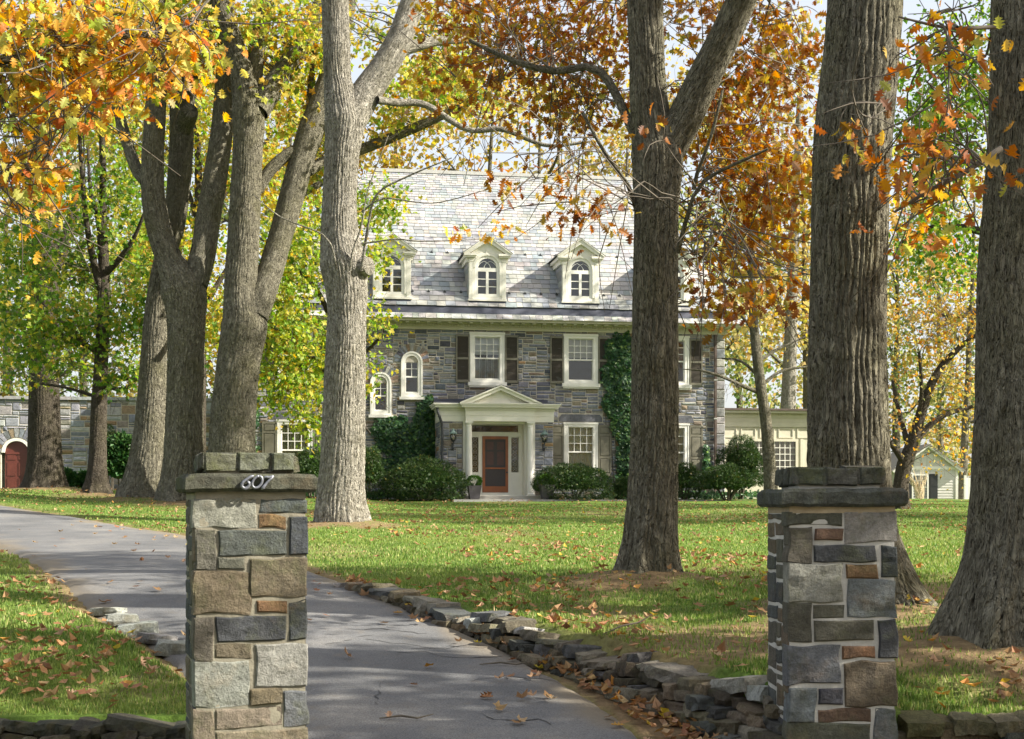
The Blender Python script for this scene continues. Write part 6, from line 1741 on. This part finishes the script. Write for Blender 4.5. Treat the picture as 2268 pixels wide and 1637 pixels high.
def ivy(label, patches, n, seed):
    """leaves lying on the wall face, thickest in the middle of each patch; patches = (u, z, ru, rz, y) on the house front"""
    rng = np.random.default_rng(seed)
    c, s = math.cos(HROT), math.sin(HROT)
    u0, z0 = patches[0][0], 2.0
    S = empty('ivy', (u0*c, 56.25+u0*s, 2.0), HROT, label=label, cat='ivy')
    P_, W_ = [], np.array([p[2]*p[3] for p in patches]); W_ = W_/W_.sum()
    for p, w in zip(patches, W_):
        m = int(n*w); a = rng.uniform(0, 6.28, m); r = np.sqrt(rng.uniform(0, 1, m)) * (1 + .6*(fbm(np.cos(a)*3+p[0]*5, np.sin(a)*3+p[1], 3., 3)-.5)*2)
        u = p[0]+np.cos(a)*r*p[2]; z = p[1]+np.sin(a)*r*p[3]
        y = p[4] - .04 - rng.uniform(0, .16, m)*(1.15-np.minimum(r, 1.1)) - .10*vnoise(u*3, z*3, 2.)
        P_.append(np.stack([u-u0, y, z-z0], 1))
    pos = np.vstack(P_); m = len(pos)
    pos = pos[pos[:, 2] > 0.02]; m = len(pos)
    up = np.array([0, -1, .45]) + rng.normal(size=(m, 3))*.35; up /= np.linalg.norm(up, axis=1)[:, None]
    d = np.array([0, -.25, -1]) + rng.normal(size=(m, 3))*.5; d -= up*(d*up).sum(1)[:, None]; d /= np.linalg.norm(d, axis=1)[:, None]
    R = np.stack([d, np.cross(up, d), up], 2)
    obj('foliage', leaf_mesh('foliage', pos, .13*rng.uniform(.6,1.3,m), R, leaf_colors(m, IVY, rng, .3), 'maple', EVERGREEN), S, kind='stuff')
    parts = []
    for k in range(10):
        p = patches[k % len(patches)]; uu = p[0]-u0+rng.uniform(-.5,.5)*p[2]
        parts.append(limb([(uu*.6, p[4]-.03, 0), (uu+.1, p[4]-.03, (p[1]-z0)*.5), (uu, p[4]-.03, p[1]-z0)], [.02,.015,.008], 5, .4, seed=k))
    V, Fc, UV = join_np(parts); obj('stems', mesh_np('stems', V, Fc, TWIG, uv=UV, smooth=True), S)
ivy('ivy spreading over the wall between the arched windows and the porch', [(-3.35,4.2,.62,1.1,0),(-4.2,4.4,.9,.75,0),(-4.9,4.55,.42,.45,0),(-3.3,5.2,.38,.7,0),(-3.9,3.5,.75,.75,0),(-4.9,3.2,.25,.3,0)], 5200, 1)
ivy('tall column of ivy climbing to the eaves behind the forked oak', [(4.35,7.5,.55,.95,0),(4.3,6.4,.6,.9,-.03),(4.3,5.3,.62,.9,0),(4.5,4.2,.45,1.0,0),(4.55,3.1,.42,1.1,0),(3.75,6.85,.28,.35,0),(3.85,7.9,.25,.3,0),(3.7,5.7,.2,.3,0)], 7400, 2)
ivy('ivy on the left house corner behind the forked trunks', [(-9.95,3.6,.30,1.6,0),(-9.8,5.2,.25,.8,0)], 1600, 3)
ivy('thin ivy strand beside the far lower shutter', [(7.65,3.5,.14,.6,0),(7.6,3.0,.2,.4,0)], 240, 4)

# ------------------------------------------------------------------ path and planting strip before the house
c, s = math.cos(HROT), math.sin(HROT)
def hw_(u, w): return (u*c - w*s, 56.25 + u*s + w*c)
pm = MB()
q = [hw_(u, w) for u, w in ((-2.7,-3.9),(16,-3.9),(16,-2.86),(-2.7,-2.86))]
pm.add([(x, y, 1.935) for x, y in q] + [(x, y, 1.7) for x, y in q], [(0,1,2,3),(0,4,5,1),(1,5,6,2),(2,6,7,3),(3,7,4,0)])
pm.build('path', plain('grey path', (.28,.275,.275), .9, .15, 5, .4, 50), kind='structure', label='grey stone path along the house front')
n = 9000
u = R4.uniform(-10, 14, n); w = R4.uniform(-2.8, -.3, n)
keep = (np.abs(u+.8) > 2.2) & ((u > 3.3) | (u < -2.5)); u, w = u[keep], w[keep]; n = len(u)
pos = np.stack([u*c-w*s, 56.25+u*s+w*c, 2.02+R4.uniform(.02,.22,n)*(.6+.8*vnoise(u*1.5, w*1.5))], 1)
up = np.array([0,-.5,.9]) + R4.normal(size=(n, 3))*.4; up /= np.linalg.norm(up, axis=1)[:, None]
d = R4.normal(size=(n, 3)); d -= up*(d*up).sum(1)[:, None]; d /= np.linalg.norm(d, axis=1)[:, None]
link(bpy.data.objects.new('ground_cover', leaf_mesh('ground_cover', pos, .13*R4.uniform(.6,1.3,n), np.stack([d, np.cross(up, d), up], 2), leaf_colors(n, COVER, R4), 'small', EVERGREEN)), None, label='low evergreen ground cover at the foot of the house', cat='ground cover', kind='stuff')

# ------------------------------------------------------------------ cottage, fence, ornamental grass
DC = 92.0
def cx_(px): return (px-CX)/F*DC
def cz_(py): return EYE-(py-HY)/F*DC
cz0 = 2.0
cot = empty('cottage', (cx_(2055), DC, cz0), 0, label='small grey clapboard cottage with white trim and black shutters', cat='building')
X0, X1, ZE_ = cx_(1985)-cx_(2055), cx_(2120)-cx_(2055), cz_(1040)-cz0
m = MB(); k = 0; z = 0.0
while z < ZE_-.02:
    z2 = min(z+.17, ZE_); m.add([(X0,-.03,z),(X1,-.03,z),(X1,-.005,z2),(X0,-.005,z2),(X0,.02,z),(X1,.02,z)], [(0,1,2,3),(4,5,1,0)]); z = z2
m.build('clapboard', SIDING, cot)
xa = (X0+X1)/2; za = cz_(985)-cz0
m = MB(); m.prism([(X0,ZE_+.2),(X1,ZE_+.2),(xa,za)], -.01, .1)
m.build('gable', SIDING, cot)
x = X0+.3
m = MB()
while x < X1-.2:
    t = 1-abs(x-xa)/(X1-xa); m.box(x, x+.05, -.04, -.012, ZE_+.2, ZE_+.2+(za-ZE_-.2)*t-.05); x += .4
m.build('battens', SIDING, cot)
m = MB(); m.box(X0-.1, X1+.1, -.06, .02, ZE_+.002, ZE_+.2); m.box(X1-.14, X1+.02, -.055, .02, 0, ZE_); m.box(X0-.02, X0+.14, -.055, .02, 0, ZE_); m.build('trim', WHITE, cot)
m = MB()
for sx in (-1, 1):
    e = X1+.35 if sx > 0 else X0-.35
    zz = ZE_+.2-(za-ZE_-.2)/(X1-xa)*.35
    p = [(e,zz),(xa,za+.02),(xa,za-.16),(e-sx*.1,zz-.16)]
    m.prism(p[::-1] if sx > 0 else p, -.3, -.1)
m.build('barge_board', WHITE, cot)
m = MB()
for sx in (-1, 1):
    e = X1+.4 if sx > 0 else X0-.4; zz = ZE_+.2-(za-ZE_-.2)/(X1-xa)*.4
    m.add([(e,-.35,zz+.02),(xa,-.35,za+.05),(xa,7,za+.05),(e,7,zz+.02),(e,-.35,zz-.06),(xa,-.35,za-.03)], [(0,3,2,1) if sx < 0 else (0,1,2,3),(0,1,5,4)])
m.build('cottage_roof', ROOFDARK, cot)
m = MB(); m.add([(X0,.02,0),(X0,7,0),(X0,7,ZE_),(X0,.02,ZE_),(X1,.02,0),(X1,7,0),(X1,7,ZE_),(X1,.02,ZE_)], [(3,2,1,0),(4,5,6,7)]); m.build('side_wall', SIDING, cot)
W = empty('window', (0,0,0), 0, cot); rx = lambda px: cx_(px)-cx_(2055); rz_ = lambda py: cz_(py)-cz0
a, b, z0, z1 = rx(2018), rx(2055), rz_(1108), rz_(1050)
m = MB(); m.ring([(a,z0),(b,z0),(b,z1),(a,z1)], [(a+.09,z0+.09),(b-.09,z0+.09),(b-.09,z1-.09),(a+.09,z1-.09)], -.09, .05); m.box((a+b)/2-.02, (a+b)/2+.02, -.04, .0, (z0+z1)/2, z1-.09); m.box(a+.09, b-.09, -.05, .01, (z0+z1)/2-.04, (z0+z1)/2+.04); m.box(a+.09, b-.09, -.038, .0, z0+(z1-z0)*.73, z0+(z1-z0)*.75); m.build('window_frame', WHITE, W)
for p0, p1 in ((a+.09,(a+b)/2),((a+b)/2,b-.09)):
    for q0, q1 in (((z0+z1)/2, z0+(z1-z0)*.74),(z0+(z1-z0)*.74, z1-.09)):
        m = MB(); m.add([(p0,-.03,q0),(p1,-.03,q0),(p1,-.03,q1),(p0,-.03,q1)], [(0,1,2,3)]); m.build('pane', GLASS, W)
m = MB(); m.add([(a+.09,-.025,z0+.09),(b-.09,-.025,z0+.09),(b-.09,-.025,(z0+z1)/2),(a+.09,-.025,(z0+z1)/2)], [(0,1,2,3)]); m.build('pane', GLASS, W)
for p0, p1 in ((rx(1999),rx(2017)),(rx(2056.5),rx(2075))):
    m = MB(); m.box(p0, p1, -.09, -.04, z0, z1); m.box(p0+.06, p1-.06, -.1, -.092, z0+.1, (z0+z1)/2-.04); m.box(p0+.06, p1-.06, -.1, -.092, (z0+z1)/2+.04, z1-.1); m.build('shutter', BLACKSH, cot)
fe = empty('picket_fence', (cx_(2124), DC-1, cz0), 0, label='white board fence at the right of the cottage', cat='fence')
m = MB(); m.box(0, .14, 0, .14, 0, 1.75); m.build('post', WHITE, fe)
x = .16
while x < 2.6: m = MB(); m.box(x, x+.13, .04, .07, .05, 1.6); m.build('board', WHITE, fe); x += .145
rng = np.random.default_rng(12)
og = empty('ornamental_grass', (cx_(2022), DC-1.6, cz0), 0, label='pale plumed ornamental grass before the cottage window', cat='grass plant')
m = MB()
for k in range(46):
    a = rng.uniform(-1.1, .5); L = rng.uniform(1.1, 2.2)
    m.rod([(rng.uniform(-.3,.3), rng.uniform(-.2,.2), 0), (math.sin(a)*L*.25, rng.uniform(-.2,.2), L*.6), (math.sin(a)*L*.6, rng.uniform(-.3,.3), L)], [.012,.02,.012], 4)
m.build('plumes', plain('straw', (.62,.52,.36), .9, .15), og)

# ------------------------------------------------------------------ grass and fallen leaves
R5 = np.random.default_rng(40)
def lawn_points(n, power, y0, y1, seed):
    rng = np.random.default_rng(seed)
    t = rng.uniform(0, 1, n); p = 1-power
    y = (y0**p + t*(y1**p - y0**p))**(1/p)
    x = rng.uniform(-1, 1, n)*(y*.385+.4)
    return x, y, rng
def on_drive(x, y, m=0.0):
    return (x > ix(LX, y)-m) & (x < ix(RX, y)+m) & (y < 39)
def in_pillar(x, y):
    return (np.hypot(x+1.54, y-8.5) < .5) | (np.hypot(x-1.88, y-8.75) < .5)
x, y, rng = lawn_points(270000, 1.75, 8.75, 48, 1)
d = dirt_mask(x, y)
wallzone = (x > ix(RX, y)-.02) & (x < ix(WX, y)+.34) & (y < 15.4)
front = np.where(x > 1.7, 8.85, 9.25)
keep = ~on_drive(x, y, .02) & ~wallzone & ~in_pillar(x, y) & (y > front) & (rng.uniform(0, 1, len(x)) > d*.93)
for tx, ty, r in TREES_AT: keep &= np.hypot(x-tx, y-ty) > r*.5
hx, hy = x*c + (y-56.25)*s, -x*s + (y-56.25)*c
keep &= hy < -4.1
x, y = x[keep], y[keep]; n = len(x)
z = ground_z(x, y)
L = (.012+.028*vnoise(x*1.3, y*1.3, 1.)+rng.uniform(0,.018,n))
wd = .0032 + .00050*y
a = rng.uniform(0, 6.28, n); le = rng.uniform(.1, .75, n)
dx, dy = np.cos(a), np.sin(a)
b2 = rng.uniform(0, 6.28, n)
V = np.zeros((n, 3, 3), np.float32)
V[:, 0] = np.stack([x-np.cos(b2)*wd, y-np.sin(b2)*wd, z-.012], 1); V[:, 1] = np.stack([x+np.cos(b2)*wd, y+np.sin(b2)*wd, z-.012], 1)
V[:, 2] = np.stack([x+dx*le*L, y+dy*le*L, z+L], 1)
GP = [((.12,.205,.036),34),((.175,.265,.055),30),((.075,.13,.026),16),((.30,.33,.10),17),((.45,.39,.19),7)]
cols = leaf_colors(n, GP, rng, .25)
pt = sstep(fbm(x*.45, y*.45, 8., 3), .5, .7)[:, None]*.45
cols = cols*(1-pt) + np.array([.24,.28,.07])*pt
link(bpy.data.objects.new('grass', mesh_np('grass', V.reshape(-1, 3), np.arange(3*n).reshape(-1, 3), GRASSM, cols=np.repeat(cols, 3, 0))), None, label='short green grass of the lawns', cat='grass', kind='stuff')

FALL = [((.30,.165,.075),34),((.38,.235,.12),26),((.22,.105,.05),22),((.42,.30,.17),12),((.44,.22,.05),8),((.50,.38,.06),4)]
def ground_frames(n, rng, wob=.35):
    up = np.array([0, 0, 1.]) + rng.normal(size=(n, 3))*wob; up /= np.linalg.norm(up, axis=1)[:, None]
    d = rng.normal(size=(n, 3)); d -= up*(d*up).sum(1)[:, None]; d /= np.linalg.norm(d, axis=1)[:, None]
    return np.stack([d, np.cross(up, d), up], 2)
# litter: too many to count
x, y, rng = lawn_points(20000, .9, 9, 53, 2)
dens = .04 + .55*sstep(fbm(x*.55, y*.3, 6., 3), .46, .66) + .35*sstep(y, 22, 36)
keep = ~on_drive(x, y, .0) & ~in_pillar(x, y) & (y > np.where(x > 1.7, 8.9, 9.3)) & (rng.uniform(0, 1, len(x)) < dens)
hx, hy = x*c + (y-56.25)*s, -x*s + (y-56.25)*c
keep &= (hy < -2.5)
for tx, ty, r in TREES_AT: keep &= np.hypot(x-tx, y-ty) > r*.55
x, y = x[keep], y[keep]
# heaps along the foot of the retaining wall
k = 700; yy = rng.uniform(8.9, 15.2, k); tt = rng.beta(2.2, 1.3, k); xx = ix(RX, yy)+(ix(WX, yy)-ix(RX, yy))*tt
x = np.concatenate([x, xx]); y = np.concatenate([y, yy]); n = len(x)
pos = np.stack([x, y, ground_z(x, y)+.035+rng.uniform(0,.02,n)], 1)
pos[-k:, 2] += -.012 + .02*rng.uniform(0, 1, k)
me = leaf_mesh('leaf_litter', pos, .085*rng.uniform(.55,1.25,n), ground_frames(n, rng), leaf_colors(n, FALL, rng, .25), 'small' , DRYLEAF, curl=rng.uniform(.1, 1.6, n))
link(bpy.data.objects.new('leaf_litter', me), None, label='dry fallen leaves scattered all over the lawn', cat='leaf litter', kind='stuff')
# the leaves one can pick out: each its own object
fm = []
for k in range(12):
    fm.append(leaf_mesh('fallen_leaf', np.zeros((1, 3))-np.array([.35,0,0]), [1.0], np.eye(3)[None], leaf_colors(1, [FALL[k % 6]], R5, .15), 'maple' if k < 8 else 'oak', DRYLEAF, curl=np.array([1.3 if k % 2 else .4])))
from mathutils import Matrix
def fallen(x, y, z, rng, label, group):
    kk = int(rng.choice(12, p=np.array([3,3,3,2,1.2,.6]*2)/25.6)); ob = bpy.data.objects.new('fallen_leaf', fm[kk])
    label = '%s %s %s leaf %s' % (['flat','curled'][kk % 2], ['brown','tan','dark brown','pale tan','orange','yellow'][kk % 6], 'maple' if kk < 8 else 'oak', label)
    Rm = Matrix(ground_frames(1, rng, .25)[0].tolist()).to_4x4()
    ob.matrix_local = Matrix.Translation((x, y, z)) @ Rm @ Matrix.Scale(.085*rng.uniform(.75, 1.25), 4)
    link(ob, None, label=label, cat='leaf', group=group)
k = 0
while k < 130:
    yv = 9.1*math.exp(R5.uniform(0, 1.15)); xl, xr = float(ix(LX, yv)), float(ix(RX, yv)); xv = xl + (xr-xl)*(R5.uniform(0, 1) if R5.uniform() < .55 else 1-abs(R5.normal())*.18)
    if xv > xr or xv < xl or bool(in_pillar(np.array(xv), np.array(yv))): continue
    fallen(xv, yv, drive_top(xv, yv)+.022, R5, 'on ' + ('the near driveway' if yv < 11 else 'the middle driveway' if yv < 15 else 'the far driveway bend') + (', nearer the stone wall' if xv > xl+(xr-xl)*.6 else ', nearer the numbered pillar' if xv < xl+(xr-xl)*.35 else ''), 'fallen leaves on the driveway'); k += 1
k = 0
while k < 90:
    yv = R5.uniform(9.2, 15); xv = float(ix(WX, yv))+.3+R5.uniform(0, 3.6)
    if abs(xv) > yv*.36: continue
    if any(math.hypot(xv-t[0], yv-t[1]) < t[2]*.7 for t in TREES_AT): continue
    fallen(xv, yv, gz(xv, yv)+.05, R5, 'on the grass ' + ('close behind the retaining wall' if xv < float(ix(WX, yv))+1.1 else 'around the forked oak foot' if math.hypot(xv-1.42, yv-15.4) < 2.2 else 'behind the unnumbered pillar' if xv > 1.5 and xv < 3.2 and yv < 12 else 'of the near lawn, well behind the wall'), 'fallen leaves on the near lawn'); k += 1
k = 0
while k < 70:
    yv = R5.uniform(9.4, 15); xv = float(ix(LX, yv))-.15-R5.uniform(0, 2.6)
    if abs(xv) > yv*.36 or bool(in_pillar(np.array(xv), np.array(yv))): continue
    fallen(xv, yv, gz(xv, yv)+.05, R5, 'on grass left of the numbered pillar, ' + ('by the low wall' if yv < 10.5 else 'by the driveway' if xv > float(ix(LX, yv))-.7 else 'mid grass' if yv < 12.8 else 'far end'), 'fallen leaves on the grass left of the drive'); k += 1
# fallen twigs
for (px, py, L, a, lab) in [(1390,1395,.5,.5,'bleached dead twig leaning on the grass behind the retaining wall'),(900,1600,.35,.1,'thin dark twig lying on the driveway near the picture bottom'),(1120,1475,.4,.05,'thin twig lying along the driveway edge by the wall foot')]:
    d = 8.9
    while d < 20:
        q = P(px, py, d)
        if q.z <= (gz(q.x, q.y)+.03): break
        d += .02
    zz = (drive_top(q.x, q.y)+.015) if bool(on_drive(np.array(q.x), np.array(q.y))) else gz(q.x, q.y)+.06
    m = MB(); m.rod([(-L/2,0,0),(-L*.1,.02,.012),(L*.2,-.015,.0),(L/2,.02,.02)], [.004,.008,.007,.003], 6)
    o = m.build('twig', TWIG, None, label=lab, cat='twig'); o.location = (q.x, q.y, zz); o.rotation_euler = (0, -.25 if 'leaning' in lab else 0, a)
